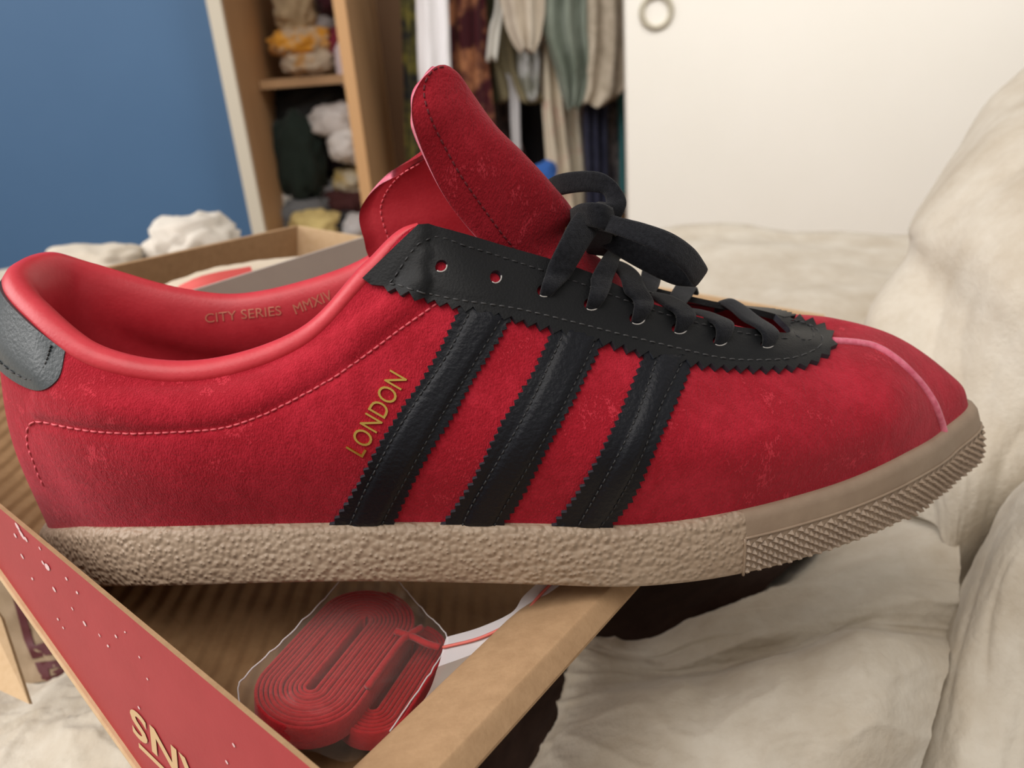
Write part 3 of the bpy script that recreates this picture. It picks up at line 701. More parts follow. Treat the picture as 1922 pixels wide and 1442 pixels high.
# knot and bow
ribbon('lace_knot', [((1062, 400, .046), (1070, 432, .044)), ((1085, 384, .034), (1092, 425, .032)), ((1112, 380, .027), (1118, 428, .026)), ((1140, 385, .027), (1142, 436, .026)), ((1160, 398, .035), (1156, 445, .034)), ((1160, 410, .046), (1150, 455, .046)), ((1130, 415, .05), (1120, 455, .05))], .0018)
ribbon('lace_knot', [((1100, 470, .044), (1140, 476, .044)), ((1098, 440, .034), (1148, 452, .034)), ((1104, 410, .028), (1152, 420, .028)), ((1112, 388, .034), (1150, 392, .034)), ((1118, 384, .044), (1146, 388, .044))], .0022)
o = ribbon('lace_bow', [((1022, 345, .060), (1038, 380, .058)), ((1030, 336, .054), (1046, 369, .052)), ((1053, 326, .048), (1056, 366, .046)), ((1095, 321, .041), (1087, 361, .040)), ((1131, 325, .036), (1117, 361, .036)), ((1158, 344, .033), (1133, 366, .034)), ((1175, 374, .031), (1136, 382, .030)), ((1172, 396, .030), (1116, 392, .027)), ((1158, 418, .031), (1112, 412, .027)), ((1140, 432, .036), (1110, 425, .034))], .0014, 10); o['label'] = 'upper loop of the lace bow'
o = ribbon('lace_bow', [((1128, 396, .030), (1122, 432, .028)), ((1165, 408, .025), (1152, 440, .022)), ((1212, 420, .022), (1196, 456, .018)), ((1262, 438, .021), (1246, 480, .016)), ((1300, 464, .022), (1281, 508, .017)), ((1320, 490, .0235), (1297, 531, .019)), ((1327, 504, .027), (1303, 537, .023)), ((1318, 502, .031), (1294, 538, .027)), ((1285, 480, .032), (1262, 534, .028)), ((1220, 448, .032), (1212, 511, .029)), ((1165, 428, .034), (1160, 482, .032)), ((1128, 416, .038), (1122, 458, .037))], .0014, 10); o['label'] = 'lower loop of the lace bow hanging to the right'

# --- sole
SB = [(100, 1094, .040), (172, 1096, .018), (290, 1094, .004), (450, 1089, .000), (620, 1085, -.001), (760, 1085, -.001), (900, 1088, -.001), (1020, 1091, -.002), (1140, 1095, -.002), (1240, 1091, -.001),
      (1350, 1077, .002), (1470, 1050, .009), (1590, 1011, .019), (1690, 966, .031), (1772, 908, .050), (1806, 845, .069)]
SBP = [S(*p) for p in SB]
for i in range(12, 0, -1): q = SBP[i].copy(); q[1] = MED_Y[i][0] + .001; SBP.append(q)
SBP = np.array(SBP)
def sb(s):
    i = int(math.floor(s)); t = s - i; return cr(SBP[(i - 1) % NS], SBP[i % NS], SBP[(i + 1) % NS], SBP[(i + 2) % NS], t)
def snorm(s):
    e = .05; t = surf(s + e, 0) - surf(s - e, 0); n = np.array([t[1], -t[0], 0]); n /= np.linalg.norm(n) + 1e-12; p = surf(s, 0)
    c = np.array([max(-.11, min(.11, p[0])), .044, 0]); return n if n[:2] @ (p - c)[:2] > 0 else -n
def solept(s, w):                                      # w: 0 top .. 1 bottom of the side wall
    a, b, n = surf(s, 0), sb(s), snorm(s)
    return a * (1 - w) + b * w + n * (.0026 + .0010 * math.sin(w * PI)), n
NSS = NS * 12; V = []
for i in range(NSS):
    s = i / 12; a, b, n = surf(s, 0), sb(s), snorm(s); z = np.array([0, 0, 1.])
    row = [a - n * .004 + z * .0006, a + n * .0004 + z * .0010, a + n * .0016 + z * .0007]
    row += [solept(s, w)[0] for w in (.04, .1, .2, .3, .4, .5, .6, .7, .8, .9, .96)] + [b + n * .0008, b - n * .003 - z * .0004]
    V += row
nr = len(row); Fc = grid_faces(NSS, nr, True)
fm = []
for i in range(NSS):
    s = (i + .5) / 12
    for j in range(nr - 1): fm.append(1 if (10.35 < s < 17.5) else 0)
k = len(V); cB = []
for i in range(NSS):
    p = V[i * nr + nr - 1]; c = np.array([max(-.11, min(.11, p[0])), .044, p[2]]); V.append(c + (p - c) * .02)
for i in range(NSS): Fc.append((i * nr + nr - 1, ((i + 1) % NSS) * nr + nr - 1, k + (i + 1) % NSS, k + i)); fm.append(0)
sole = mk('sole', V, Fc, [M['gum'], M['gum_smooth']], shoe, True, fm); sole['label'] = 'pebbled gum rubber cupsole'
V, Fc = [], []
s = 10.36; row = 0
while s < 16.6:
    ds = .0023 / (np.linalg.norm(solept(s + .05, .6)[0] - solept(s - .05, .6)[0]) / .1)
    for k in range(5):
        w = .42 + .125 * k + (.0625 if row % 2 else 0)
        if w > 1.0: continue
        c, n = solept(s, w); u = solept(s + ds * .5, w)[0] - c; v_ = solept(s, min(1, w + .058))[0] - solept(s, w)[0]
        if np.linalg.norm(v_) < .0004: continue
        u = u / np.linalg.norm(u); n = n - u * (n @ u); n /= np.linalg.norm(n); v_ = np.cross(n, u) * .00118; u = u * .00150; j = random.uniform(.85, 1.12); c = c + u * random.uniform(-.12, .12) + v_ * random.uniform(-.12, .12)
        k0 = len(V); V += [c - u, c + v_, c + u, c - v_, c + n * .00135 * j]
        Fc += [(k0, k0 + 1, k0 + 4), (k0 + 1, k0 + 2, k0 + 4), (k0 + 2, k0 + 3, k0 + 4), (k0 + 3, k0, k0 + 4)]
    s += ds * .80; row += 1
o = mk('sole_studs', V, Fc, M['gum_smooth'], shoe, False); o['kind'] = 'stuff'; o['label'] = 'small pointed rubber studs around the toe'
q = [solept(s, .33) for s in np.linspace(10.3, 17, 70)]; Va, Fa = tube([p + n * .0001 for p, n in q], .00045, 6)
q = [solept(10.3, w) for w in np.linspace(.33, 1.0, 8)]; Vb, Fb = tube([p + n * .0001 for p, n in q], .00045, 6)
mk('stud_border', Va + Vb, Fa + [tuple(i + len(Va) for i in f) for f in Fb], M['gum_smooth'], shoe)

# ============================================================ THE BOX
Z0 = .648
Nn, Rr, Ff, Ll = [WP(*q, Z0) for q in ((633, 1469), (1548, 593), (558, 425), (-379, 631))]
HB = .052
sbox = tag(empty('shoe_box'), 'open red shoe box lined with kraft card, tilted under the shoe', 'box')
up = np.array([.17, 0, 1.]); up /= np.linalg.norm(up)
def wall(name, A, B, h, th, mo, mi, me_, parent, hb=None):
    hb = hb or h
    cen = (Nn + Rr + Ff + Ll) / 4; t = (B - A); n = np.cross(t, up); n /= np.linalg.norm(n)
    if n @ (A - cen) < 0: n = -n                       # outward
    V = [A + n * th, B + n * th, B, A, A + n * th - up * h, B + n * th - up * hb, B - up * hb, A - up * h]
    Fc = [(0, 1, 5, 4), (3, 7, 6, 2), (0, 3, 2, 1), (4, 5, 6, 7), (0, 4, 7, 3), (1, 2, 6, 5)]
    return mk(name, V, Fc, [mo, mi, me_], parent, False, [0, 1, 2, 2, 2, 2]), n
_n = np.cross(Nn - Ll, up); _n /= np.linalg.norm(_n)
def _h(x, y):
    v = RW @ dirc(x, y); P = CW + v * (((Nn - CW) @ _n) / (v @ _n)); t = (Nn - Ll); L = np.linalg.norm(t); u = ((P - Ll) @ t) / L / L
    return u, (Ll + t * u - P) @ up
(_u0, _h0), (_u1, _h1) = _h(0, 1053), _h(208, 1345)
_u2 = _h(-90, 900)[0]; HM = _h0 + (_h1 - _h0) / (_u1 - _u0) * (_u2 - _u0); HN = _h0 + (_h1 - _h0) / (_u1 - _u0) * (1 - _u0); Mm = Ll + (Nn - Ll) * _u2; HL = HM
nL = _n if _n @ (Ll - (Ff + Rr) / 2) > 0 else -_n
def wall3(th):
    st = [(Ll, HL), (Mm, HM), (Nn, HN)]; V = []
    for p, h in st: V += [p, p + nL * th, p + nL * th - up * h, p - up * h]
    Fc = []; fm = []
    for k in (0, 4):
        Fc += [(k + 1, k + 5, k + 6, k + 2), (k, k + 3, k + 7, k + 4), (k, k + 4, k + 5, k + 1), (k + 2, k + 6, k + 7, k + 3)]; fm += [0, 1, 1, 1]
    Fc += [(0, 1, 2, 3), (8, 11, 10, 9)]; fm += [1, 1]
    return mk('front_wall', V, Fc, [M['red_card'], M['kraft']], sbox, False, fm)
o = wall3(.0013); o['label'] = 'red printed outer wall with tan lettering'
tv = (Nn - Ll) / np.linalg.norm(Nn - Ll)
A, B = Mm - up * HM, Nn - up * HN
V = [A + nL * .0028 - up * .0018, B + nL * .0028 - up * .0018, B + nL * .0028, A + nL * .0028, A - up * .0018, B - up * .0018, B, A]
bevel(mk('lower_edge', V, [(0, 1, 2, 3), (4, 7, 6, 5), (3, 2, 6, 7), (0, 4, 5, 1), (0, 3, 7, 4), (1, 5, 6, 2)], M['kraft_pale'], sbox, False), .0005)['label'] = 'pale kraft folded edge below the red wall'
wall('back_wall', Ll, Ff, .10, .003, M['red_card'], M['kraft'], M['kraft'], sbox)
wall('side_wall', Ff, Rr, .075, .003, M['red_card'], M['kraft_pale'], M['kraft_pale'], sbox)
wall('hinge_wall', Nn - up * .014, Rr - up * .014, .024, .002, M['kraft'], M['kraft'], M['kraft'], sbox, .03)
HF = .043
mk('bottom', [Nn - up * HF, Rr - up * HB, Ff - up * HB, Ll - up * HL, Nn - up * (HF + .003), Rr - up * (HB + .003), Ff - up * (HB + .003), Ll - up * (HL + .003)],
   [(0, 1, 2, 3), (7, 6, 5, 4), (0, 4, 5, 1), (1, 5, 6, 2), (2, 6, 7, 3), (3, 7, 4, 0)], M['kraft_rib'], sbox, False)
# folded-out flap on the right: soft rounded hinge, thick rim
hA, hB = WP(660, 1444, Z0 - .012), WP(1040, 1080, Z0 - .012)
rA, rB = WP(796, 1468, Z0 - .001), WP(1150, 1097, Z0 - .001)
dh = (hB - hA); dr = (rB - rA)
rows = []
for k in range(15):
    t = -.25 + 2.0 * k / 14
    a, b = hA + dh * t, rA + dr * t; w = b - a; w /= np.linalg.norm(w); z = np.array([0, 0, 1.]); L = np.linalg.norm(b - a)
    rows.append([a - z * .022 - w * .006, a - z * .010 - w * .003, a, a * .66 + b * .34 + z * .0012, a * .2 + b * .8 + z * .0008, b - w * .001, b + w * .0006 - z * .0008, b + w * .0042 - z * .0050, b + w * .0046 - z * .0058, b + w * .0036 - z * .0066, a * .3 + b * .7 - z * .006, a - z * .006, a - z * .024])
G = np.array(rows); V = []
for r in G: V += list(cat_open(r, 4))
nv_ = (G.shape[1] - 1) * 4 + 1
mk('fold_flap', V, grid_faces(15, nv_), M['kraft'], sbox)['label'] = 'tan folded kraft flap with a thick rounded rim'
# printed word and scuffs on the red wall
def redpt(x, y):
    v = RW @ dirc(x, y); t = ((Nn + nL * .0013 - CW) @ nL) / (v @ nL); return CW + v * t
def RP(x, y): return redpt(x, y), nL
a0 = redpt(250, 1374); e_r = tv; upt = -up                        # text runs up the wall, upside down
Vt, Ft = text_mesh('VANS', 1, 1.08, .025); 
Sx0 = Vt[:, 0].max(); lh = .0098; lw = .050
def place_txt(x, y, lift=.0003): return a0 + tv * (lw * (1 - x / Sx0)) + (up * (lh * (1 - y / .72)) ) + nL * lift
mk('box_lettering', [place_txt(x, y) for x, y in Vt], Ft, M['tan_print'], sbox, False)['label'] = 'tan word printed upside down on the red wall'
q0 = [a0 - up * .0018 + tv * .003, a0 - up * .0018 + tv * lw, a0 - up * .0036 + tv * lw, a0 - up * .0036 + tv * .003]
mk('box_lettering', [p + nL * .0003 for p in q0], [(0, 1, 2, 3)], M['tan_print'], sbox, False)['label'] = 'tan bar of the printed word'
V, Fc = [], []
SCF = [(34, 988, 9, 2), (42, 1003, 12, 2), (50, 1012, 6, 1.6), (30, 1005, 5, 1.5), (90, 1064, 8, 3.2), (82, 1056, 5, 1.4), (62, 1086, 3, 1.4), (43, 1044, 6, 1.2), (103, 1106, 6, 1.6), (126, 1086, 4, 1.4), (146, 1112, 3.4, 1.6), (160, 1170, 6, 1.6), (110, 1162, 3, 1.2), (219, 1194, 4, 1.4), (204, 1212, 3, 1.6), (236, 1186, 2, 1.4), (262, 1328, 4, 1.2), (440, 1398, 5, 1.4), (427, 1430, 5, 1.4), (263, 1233, 3, 1), (278, 1274, 3, 1), (137, 1142, 4, .9), (120, 1178, 3, 1), (188, 1192, 4, .9), (76, 1029, 4, 1)]
for x, y, l, w in SCF:
    k0 = len(V); ca, sa = math.cos(1.05), math.sin(1.05)
    for k in range(8): a = 2 * PI * k / 8; dx, dy = l * math.cos(a), w * math.sin(a); V.append(redpt(x + dx * ca - dy * sa, y + dx * sa + dy * ca) + nL * .00025)
    Fc.append(tuple(range(k0, k0 + 8)))
o = mk('scuffs', V, Fc, M['scuff'], sbox, False); o['kind'] = 'stuff'
# grey card standing in the box, and paper behind it
gA, gB = W(322, 556, .40), W(760, 420, .50)
z = np.array([0, 0, 1.]); n = np.cross(gB - gA, z); n /= np.linalg.norm(n)
V = [gA, gB, gB - z * .085, gA - z * .07]; V = V + [p + n * .0015 for p in V]
tag(mk('card_panel', V, [(0, 1, 2, 3), (7, 6, 5, 4), (0, 4, 5, 1), (1, 5, 6, 2), (2, 6, 7, 3), (3, 7, 4, 0)], M['grey_card'], None, False), 'flat grey card panel standing in the box behind the shoe collar', 'card')
P5 = [[(250, 570, .46), (300, 541, .46), (370, 514, .47), (470, 492, .49), (600, 478, .51)], [(255, 575, .44), (330, 548, .44), (400, 522, .45), (500, 505, .47), (600, 490, .49)], [(260, 620, .43), (330, 600, .43), (400, 570, .44), (500, 560, .46), (600, 540, .48)]]
G = patch(P5, 6, 8, .001, 5, 3); tag(mk('tissue_paper', G.reshape(-1, 3), grid_faces(*G.shape[:2]), cloth((.62, .52, .40))), 'pale tissue paper edge inside the box above the far collar', 'paper')
P6 = [[(312, 556, .43), (340, 535, .43), (390, 515, .435), (470, 500, .45)], [(312, 572, .425), (350, 556, .425), (402, 540, .43), (482, 528, .445)], [(306, 620, .42), (382, 600, .42), (434, 590, .425), (504, 580, .44)]]
G = patch(P6, 4, 6, .0003, 4, 3); tag(mk('red_card_strip', G.reshape(-1, 3), grid_faces(*G.shape[:2]), mat('bright_red_card', (.72, .10, .09), .6)), 'bright red card strip showing above the grey card panel', 'card')
# --- spare laces in a zip bag
FZ = Z0 - .041
def fp(x, y, h): return WP(x, y, FZ + h)
spare = tag(empty('spare_laces'), 'red spare flat laces coiled inside a clear zip bag in the box', 'laces')
def coil(name, ca, cb, r, turns, hgt, wid, parent, rmin=.0012):
    A_, B_ = fp(*ca, hgt), fp(*cb, hgt); ax = B_ - A_; L = np.linalg.norm(ax); ax /= L; sd = np.cross(up, ax); V = []; n = 0; N_ = 44
    tot = turns * N_
    for i in range(tot + 1):
        th = 2 * PI * i / N_; rr = rmin + (r - rmin) * i / tot
        e = math.cos(th); c = (B_ if e >= 0 else A_); p = c + ax * rr * math.cos(th) + sd * rr * math.sin(th)
        g = .43 * (r - rmin) / turns; rad = ax * math.cos(th) + sd * math.sin(th)
        wob = up * .0005 * noise.noise(Vector((i * .07, r * 90, 0)))
        for (dr, dz) in ((-g, -wid), (-g, 0), (-g * .4, .0004), (g * .4, .0004), (g, 0), (g, -wid)): V.append(p + rad * dr + up * dz + wob)
    return mk(name, V, grid_faces(tot + 1, 6), M['red_cotton'], parent)
coil('coiled_lace', (700, 1325), (775, 1215), .0105, 7, .010, .006, spare)
coil('coiled_lace', (583, 1288), (684, 1165), .0155, 11, .016, .007, spare)
for pts in ([(690, 1290), (735, 1228), (760, 1198), (792, 1178)], [(742, 1185), (775, 1196), (800, 1208), (826, 1216)]):
    mk('lace_end', *tube(cat_open([fp(x, y, .0175) for x, y in pts], 6), .0011, 8), M['red_cotton'], spare)
PB = [[(652, 1076, .018), (668, 1084, .020), (700, 1086, .020), (748, 1096, .018)],
      [(596, 1140, .019), (650, 1135, .023), (720, 1135, .023), (796, 1150, .019)],
      [(532, 1205, .019), (610, 1205, .0245), (710, 1195, .0245), (838, 1196, .018)],
      [(462, 1270, .017), (570, 1280, .0245), (690, 1270, .0245), (830, 1228, .018)],
      [(448, 1310, .014), (575, 1345, .022), (690, 1325, .022), (796, 1280, .016)],
      [(480, 1385, .006), (590, 1410, .012), (660, 1430, .012), (730, 1375, .012)]]
G = loft([[fp(*p) for p in r] for r in PB], 9, 9); G = wrinkle(G, .0005, 9, 4, 7)
mk('bag_film', G.reshape(-1, 3), grid_faces(*G.shape[:2]), M['film'], spare)['label'] = 'clear crinkled plastic bag'
for j in (0, -1):
    mk('bag_seam', *tube([p + up * .0003 for p in G[:, j]], .00024, 5), M['zip'], spare)
PZ = [[(1016, 1088, .034), (982, 1120, .032), (960, 1150, .03), (900, 1178, .026), (838, 1196, .022)],
      [(1040, 1088, .034), (1005, 1125, .032), (975, 1160, .03), (905, 1196, .026), (832, 1214, .021)],
      [(1062, 1088, .034), (1020, 1132, .032), (985, 1172, .03), (900, 1222, .024), (822, 1252, .018)],
      [(1080, 1088, .03), (1030, 1150, .028), (985, 1200, .026), (880, 1280, .02), (790, 1322, .012)],
      [(1070, 1110, .024), (1010, 1190, .02), (940, 1280, .016), (820, 1380, .012), (680, 1430, .006)]]
G = loft([[fp(*p) for p in r] for r in PZ], 6, 8)
nn = 13
mk('zip_strip', G[:nn].reshape(-1, 3), grid_faces(nn, G.shape[1]), M['zip'], spare)['label'] = 'milky zip strip of the bag'
mk('bag_film', G[nn - 1:].reshape(-1, 3), grid_faces(G.shape[0] - nn + 1, G.shape[1]), film('bag_back_film', (.7, .6, .52), .3, .3), spare)
V, Fc = tube([p + up * .0006 for p in G[7]], .0005, 5); mk('zip_line', V, Fc, mat('red_zip', (.7, .16, .13), .5), spare)['label'] = 'red zip line'

# --- lower left: printed kraft paper bag and the corner of a red flap
PK = [[(-150, 1020, .36), (-60, 1000, .36), (30, 1030, .355), (110, 1100, .345), (200, 1180, .335), (280, 1240, .33)],
      [(-150, 1100, .355), (-60, 1090, .35), (20, 1110, .345), (90, 1150, .34), (170, 1220, .33), (250, 1280, .32)],
      [(-150, 1180, .345), (-60, 1170, .345), (30, 1180, .34), (90, 1210, .335), (160, 1260, .325), (230, 1320, .315)],
      [(-150, 1290, .34), (-60, 1280, .335), (40, 1285, .33), (90, 1280, .325), (150, 1300, .32), (210, 1350, .31)]]
G = patch(PK, 8, 8, .002, 7, 8); kf = grid_faces(*G.shape[:2])
bag = tag(mk('paper_bag', G.reshape(-1, 3), kf, mat('brown_paper', (.33, .235, .15), .8, (.38, .28, .18), 40, .3, 300)), 'brown kraft paper bag with maroon print behind the red box wall', 'paper bag')
BK = BVHTree.FromPolygons([Vector(p) for p in G.reshape(-1, 3)], kf)
def KP(x, y):
    d = Vector(RW @ dirc(x, y)).normalized(); h = BK.ray_cast(Vector(CW), d)
    if h[0] is None: h = BK.find_nearest(Vector(CW) + d * .45)
    p, n = np.array(h[0]), np.array(h[1]); return p, (n if n @ np.array(d) < 0 else -n)
for poly in ([(22, 1108), (40, 1122), (66, 1212), (112, 1196), (126, 1222), (62, 1236), (46, 1200)], [(66, 1244), (118, 1238), (124, 1250), (92, 1256), (96, 1274), (88, 1278), (74, 1262)], [(98, 1262), (112, 1254), (124, 1258), (112, 1266)], [(78, 1270), (96, 1276), (98, 1284), (84, 1282)]):
    overlay('bag_print', poly, KP, 10, .0006, M['maroon_print'], bag)
rc = [W(-60, 1080, .30), W(2, 1160, .285), W(55, 1322, .255), W(-60, 1268, .27)]
nn = np.cross(rc[1] - rc[0], rc[3] - rc[0]); nn /= np.linalg.norm(nn); nn = nn if nn @ (CW - rc[0]) > 0 else -nn
fl = tag(empty('box_lid', tuple(rc[2])), 'corner of a second red card lid with tan edges at the left frame edge', 'box lid')
fl.location = (0, 0, 0)
V = rc + [p - nn * .002 for p in rc]
mk('lid_panel', V, [(0, 1, 2, 3), (7, 6, 5, 4), (0, 4, 5, 1), (1, 5, 6, 2), (2, 6, 7, 3), (3, 7, 4, 0)], M['kraft_pale'], fl, False)['label'] = 'tan card border'
ri = [W(-60, 1195, .277), W(-2, 1240, .2655), W(20, 1286, .2575), W(-60, 1262, .269)]
c0 = rc[0]; ri = [CW + (p - CW) * (((c0 + nn * .0006 - CW) @ nn) / ((p - CW) @ nn)) for p in ri]
mk('lid_print', ri, [(0, 1, 2, 3)], M['red_card'], fl, False)['label'] = 'dark red printed area'

# ============================================================ CLOTHES IN THE WARDROBE
def garment(name, label, cat, rows, Y, m, dep=.03, folds=5, seed=0, group=None):
    N_ = 56; V = []
    pts = [(W(l, y, Y), W(r, y, Y)) for y, l, r in rows]
    L = cat_open([p[0] for p in pts], 6); R = cat_open([p[1] for p in pts], 6); n = len(L)
    for i in range(n):
        c = (L[i] + R[i]) / 2; w = np.linalg.norm(R[i] - L[i]) / 2; ux = (R[i] - L[i]) / (2 * w + 1e-9)
        for k in range(N_):
            a = 2 * PI * k / N_; ph = seed * 1.7 + .35 * math.sin(i * .25 + seed)
            f = 1 + .55 * math.sin(math.cos(a) * folds * 1.6 + ph) + .3 * fbm((math.cos(a) * 3 + seed, i * .12, seed), 3)
            y = dep * math.copysign(abs(math.sin(a)) ** .7, math.sin(a)) * f * .7
            x = w * math.cos(a) * (1 + .04 * fbm((i * .3, seed, a), 2))
            V.append(c + ux * x + np.array([0, y, 0]) + np.array([0, 0, .006 * math.sin(a * 3 + seed)]))
    Fc = grid_faces(n, N_)
    Fc += [(i * N_ + N_ - 1, i * N_, (i + 1) * N_, (i + 1) * N_ + N_ - 1)[::1] for i in range(n - 1)]
    Fc += [tuple(range(N_)), tuple((n - 1) * N_ + k for k in range(N_))[::-1]]
    # wrap columns
    return tag(mk(name, V, Fc, m), label, cat, group or ('clothes hanging in the wardrobe' if cat == 'garment' else None))
C = cloth
garment('hanging_shirt', 'dark olive and yellow patterned garment squeezed beside the wooden divider', 'garment', [(-160, 745, 775), (0, 752, 782), (150, 757, 785), (260, 760, 790), (340, 765, 790)], 2.2, C((.03, .035, .04), (.30, .27, .06), 16), .03, 4, 1)
garment('white_towel', 'long plain white cloth hanging behind the tongue tip', 'towel', [(-160, 770, 838), (0, 780, 842), (100, 783, 846), (190, 788, 848), (235, 790, 848)], 2.0, C((.80, .78, .80)), .02, 3, 2)
garment('hanging_shirt', 'maroon and black shirt with orange print right of the white cloth', 'garment', [(-160, 838, 905), (0, 842, 912), (110, 846, 918), (190, 850, 925), (245, 858, 930)], 2.08, C((.05, .008, .012), (.40, .17, .08), 13, (.48, .62)), .03, 5, 3)
garment('hanging_trousers', 'dark brown mottled trousers hanging low right of the tongue', 'garment', [(150, 880, 960), (220, 890, 965), (300, 920, 990), (380, 960, 1010)], 2.25, C((.04, .03, .03), (.16, .10, .09), 16), .03, 5, 4)
garment('hanging_trousers', 'dark olive green trousers hanging right of the maroon shirt', 'garment', [(-160, 890, 925), (0, 900, 935), (90, 905, 940), (140, 908, 960), (190, 915, 965)], 2.14, C((.07, .065, .03)), .03, 4, 5)
garment('hanging_strap', 'narrow pale grey cloth strap between olive and beige garments', 'strap', [(-160, 925, 950), (0, 930, 946), (60, 918, 938), (112, 912, 932)], 2.05, C((.55, .53, .48)), .012, 2, 6)
garment('hanging_jacket', 'pale beige jacket with rounded hem hanging highest in the middle', 'garment', [(-160, 925, 1020), (-40, 935, 1025), (30, 945, 1022), (70, 958, 1015), (96, 975, 1005)], 2.02, C((.47, .40, .32), (.55, .48, .39), 8), .035, 5, 7)
garment('hanging_jacket', 'olive brown jacket hanging below the beige jacket', 'garment', [(40, 915, 985), (90, 916, 990), (130, 925, 990), (190, 940, 1020)], 2.12, C((.20, .17, .10)), .035, 4, 8)
garment('hanging_shirt', 'pale grey striped shirt showing under the beige jacket', 'garment', [(80, 970, 1015), (120, 972, 1015), (160, 975, 1012), (186, 985, 1008)], 2.1, C((.50, .50, .49), (.22, .22, .18), 26), .02, 4, 9)
garment('hanging_strap', 'thin light grey strap dangling among dark clothes', 'strap', [(140, 950, 965), (170, 956, 974), (230, 958, 976), (290, 962, 978)], 2.1, C((.42, .41, .42)), .01, 2, 10)
garment('hanging_coat', 'black coat hanging deepest behind the middle garments', 'garment', [(150, 930, 1030), (220, 935, 1035), (300, 945, 1040), (400, 960, 1045)], 2.32, C((.012, .012, .015)), .03, 4, 11)
garment('hanging_jacket', 'sage green crumpled jacket hanging right of the middle', 'garment', [(-160, 1010, 1110), (-20, 1018, 1112), (60, 1020, 1112), (130, 1040, 1112), (175, 1052, 1100), (202, 1062, 1085)], 2.03, C((.135, .16, .125), (.20, .23, .19), 9), .05, 6, 12)
garment('hanging_trousers', 'cream trousers with red specks hanging below the sage jacket', 'garment', [(80, 1012, 1050), (150, 1014, 1054), (240, 1020, 1062), (320, 1026, 1072), (400, 1030, 1080)], 2.12, C((.66, .58, .45), (.62, .42, .34), 22, (.55, .72)), .03, 3, 13)
garment('hanging_trousers', 'cream printed trouser leg beside the navy ribbed trousers', 'garment', [(190, 1056, 1092), (250, 1060, 1094), (330, 1064, 1098), (400, 1066, 1098)], 2.15, C((.66, .60, .48), (.60, .36, .30), 22, (.55, .72)), .02, 3, 14)
garment('knit_sweater', 'beige knitted sweater with zigzag hem hanging next to the white door', 'garment', [(-160, 1095, 1180), (-20, 1100, 1180), (80, 1102, 1178), (140, 1100, 1176), (172, 1098, 1172), (196, 1092, 1135)], 2.0, C((.40, .34, .26), (.50, .43, .34), 40), .03, 4, 15)
garment('hanging_trousers', 'navy ribbed trousers hanging below the beige sweater', 'garment', [(150, 1092, 1140), (220, 1094, 1142), (320, 1098, 1144), (420, 1100, 1146)], 2.1, C((.020, .022, .045), (.035, .038, .07), 30), .03, 6, 16)
garment('hanging_shirt', 'narrow teal garment edge beside the white door', 'garment', [(160, 1158, 1185), (230, 1160, 1186), (300, 1162, 1188), (360, 1162, 1188)], 2.12, C((.05, .20, .22)), .02, 2, 17)
garment('hanging_shirt', 'mixed pink and grey shirt left of the teal garment', 'garment', [(170, 1140, 1164), (230, 1142, 1166), (300, 1144, 1168), (400, 1146, 1168)], 2.16, C((.30, .27, .27), (.05, .05, .07), 20), .02, 2, 18)
def lump(name, label, cat, x0, y0, x1, y1, Y, m, seed, dep=.06, sub=4, flat=1.0):
    c = W((x0 + x1) / 2, (y0 + y1) / 2, Y); e = W(x1, (y0 + y1) / 2, Y); t = W((x0 + x1) / 2, y0, Y); rx = np.linalg.norm(e - c); rz = np.linalg.norm(t - c)
    bm = bmesh.new(); bmesh.ops.create_icosphere(bm, subdivisions=sub, radius=1)
    for v in bm.verts:
        p = v.co.copy(); r = 1 + .16 * fbm((p.x * 1.6 + seed, p.y * 1.6, p.z * 1.6), 3) - .22 * (1 - abs(noise.noise(Vector((p.x * 2.2 + seed, p.y * 2.2, p.z * 3.1 + seed))))) ** 6
        q = Vector((math.copysign(abs(p.x) ** .8, p.x), p.y, math.copysign(abs(p.z) ** .8, p.z))) * r
        v.co = Vector((c[0] + q.x * rx * 1.12, c[1] + q.y * dep, c[2] + q.z * rz * 1.1))
    me = bpy.data.meshes.new(name); bm.to_mesh(me); bm.free(); me.materials.append(m); me.polygons.foreach_set('use_smooth', [True] * len(me.polygons))
    o = bpy.data.objects.new(name, me); COL.objects.link(o); return tag(o, label, cat, 'clothes piled on the wardrobe shelves' if cat == 'garment' else None)
lump('folded_cloth', 'beige folded garment at the top of the wardrobe shelf', 'garment', 515, -40, 590, 62, 2.2, C((.48, .37, .23)), 1)
lump('folded_cloth', 'pale lilac grey cloth right of the beige garment on the shelf', 'garment', 570, 28, 642, 66, 2.24, C((.36, .33, .33)), 2)
lump('folded_cloth', 'dark maroon cloth in the shelf top right corner', 'garment', 592, -40, 660, 30, 2.22, C((.05, .012, .018)), 3)
lump('folded_cloth', 'bright orange and white printed cloth on the wardrobe shelf', 'garment', 510, 50, 622, 108, 2.18, C((.80, .38, .05), (.62, .50, .36), 18, (.5, .6)), 4)
lump('folded_cloth', 'cream cloth lying under the orange printed cloth', 'garment', 535, 92, 634, 140, 2.17, C((.60, .50, .38), (.62, .33, .10), 14, (.55, .66)), 5)
lump('folded_cloth', 'crimson maroon cloth beside the orange printed cloth', 'garment', 616, 52, 660, 118, 2.2, C((.22, .025, .045)), 6)
lump('folded_cloth', 'pale pink white cloth dangling over the shelf end', 'garment', 632, 78, 668, 165, 2.12, C((.62, .52, .54)), 7, .03)
lump('black_jacket', 'charcoal black jacket heaped under the wardrobe shelf', 'garment', 515, 160, 672, 275, 2.24, C((.030, .031, .031)), 8, .09)
lump('black_jacket', 'dark grey sleeve sticking out left of the heap', 'garment', 478, 225, 565, 345, 2.17, C((.034, .033, .034)), 9)
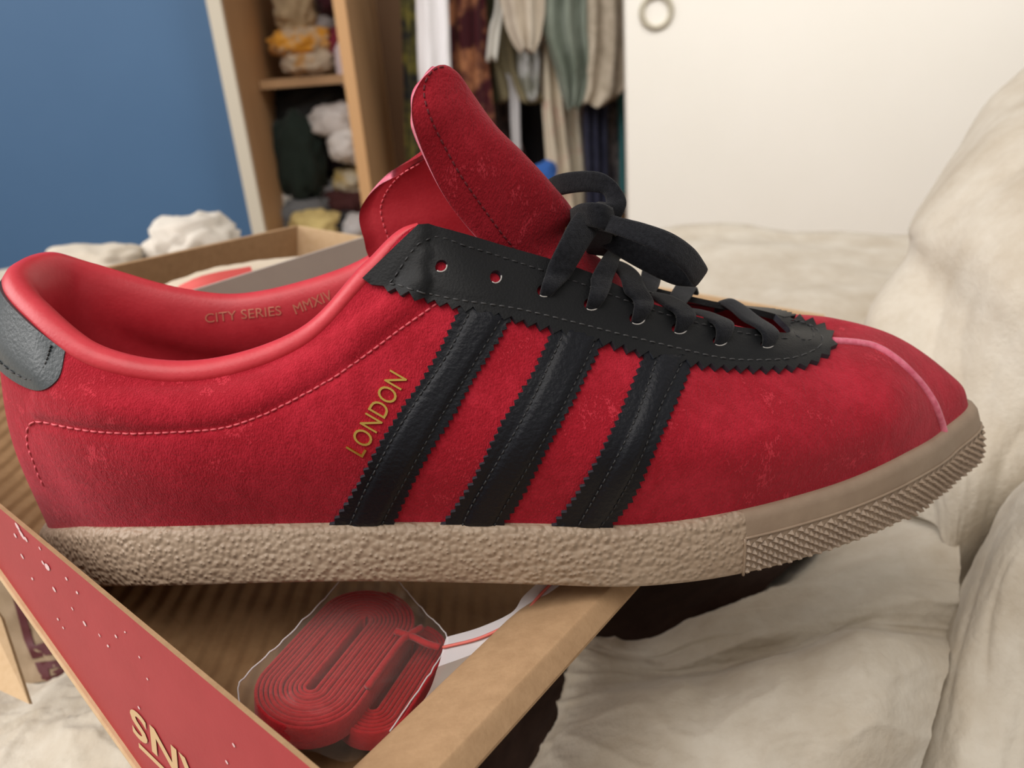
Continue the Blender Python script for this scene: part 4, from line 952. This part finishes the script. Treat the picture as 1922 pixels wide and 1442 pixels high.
lump('dark_green_cloth', 'very dark green cloth hanging down the heap', 'garment', 522, 215, 606, 385, 2.14, C((.018, .028, .023)), 10)
lump('white_bundle', 'white crumpled bundle in the middle of the heap', 'garment', 585, 194, 676, 258, 2.15, C((.74, .70, .68)), 11)
lump('white_bundle', 'white rounded bundle drooping below the other white bundle', 'garment', 617, 238, 686, 306, 2.13, C((.74, .70, .67)), 12)
lump('dark_cloth', 'dark aubergine cloth filling the gap under the white bundles', 'garment', 575, 255, 690, 345, 2.26, C((.022, .012, .016)), 13)
lump('printed_cloth', 'cream cloth with yellow print below the white bundles', 'garment', 628, 314, 690, 362, 2.17, C((.60, .54, .42), (.58, .42, .16), 20), 14)
lump('maroon_cloth', 'brown maroon cloth low in the heap by the divider', 'garment', 606, 352, 700, 412, 2.16, C((.085, .03, .03)), 15)
lump('white_cloth', 'small white cloth at the lower left of the heap', 'garment', 502, 348, 560, 398, 2.16, C((.70, .66, .60)), 16)
lump('white_cloth', 'pale grey white cloth between dark green cloth and grey cap', 'garment', 560, 335, 634, 392, 2.2, C((.46, .45, .46)), 17)
lump('grey_cap', 'grey cap lying at the bottom of the heap', 'cap', 516, 372, 628, 440, 2.12, C((.16, .165, .175)), 18)
lump('yellow_cloth', 'pale yellow cloth in front of the grey cap', 'garment', 545, 396, 640, 452, 2.06, C((.66, .52, .22)), 19)
lump('black_cloth', 'black cloth right of the pale yellow cloth', 'garment', 612, 398, 668, 446, 2.09, C((.03, .03, .035)), 20)
lump('white_cloth', 'white cloth at the lower right end of the heap', 'garment', 644, 402, 705, 452, 2.07, C((.56, .54, .54)), 21)
lump('blue_cloth', 'small blue cloth behind the lace bow', 'garment', 1003, 305, 1045, 352, 2.05, C((.03, .10, .34)), 22, .03)
lump('white_blanket', 'white crumpled blanket heap on the bed left of the box corner', 'blanket', 282, 408, 440, 520, .92, C((.66, .61, .54)), 23, .06)
lump('white_blanket', 'low cream blanket heap on the bed behind the heel', 'blanket', 70, 466, 260, 560, .86, C((.64, .57, .47)), 24, .06)
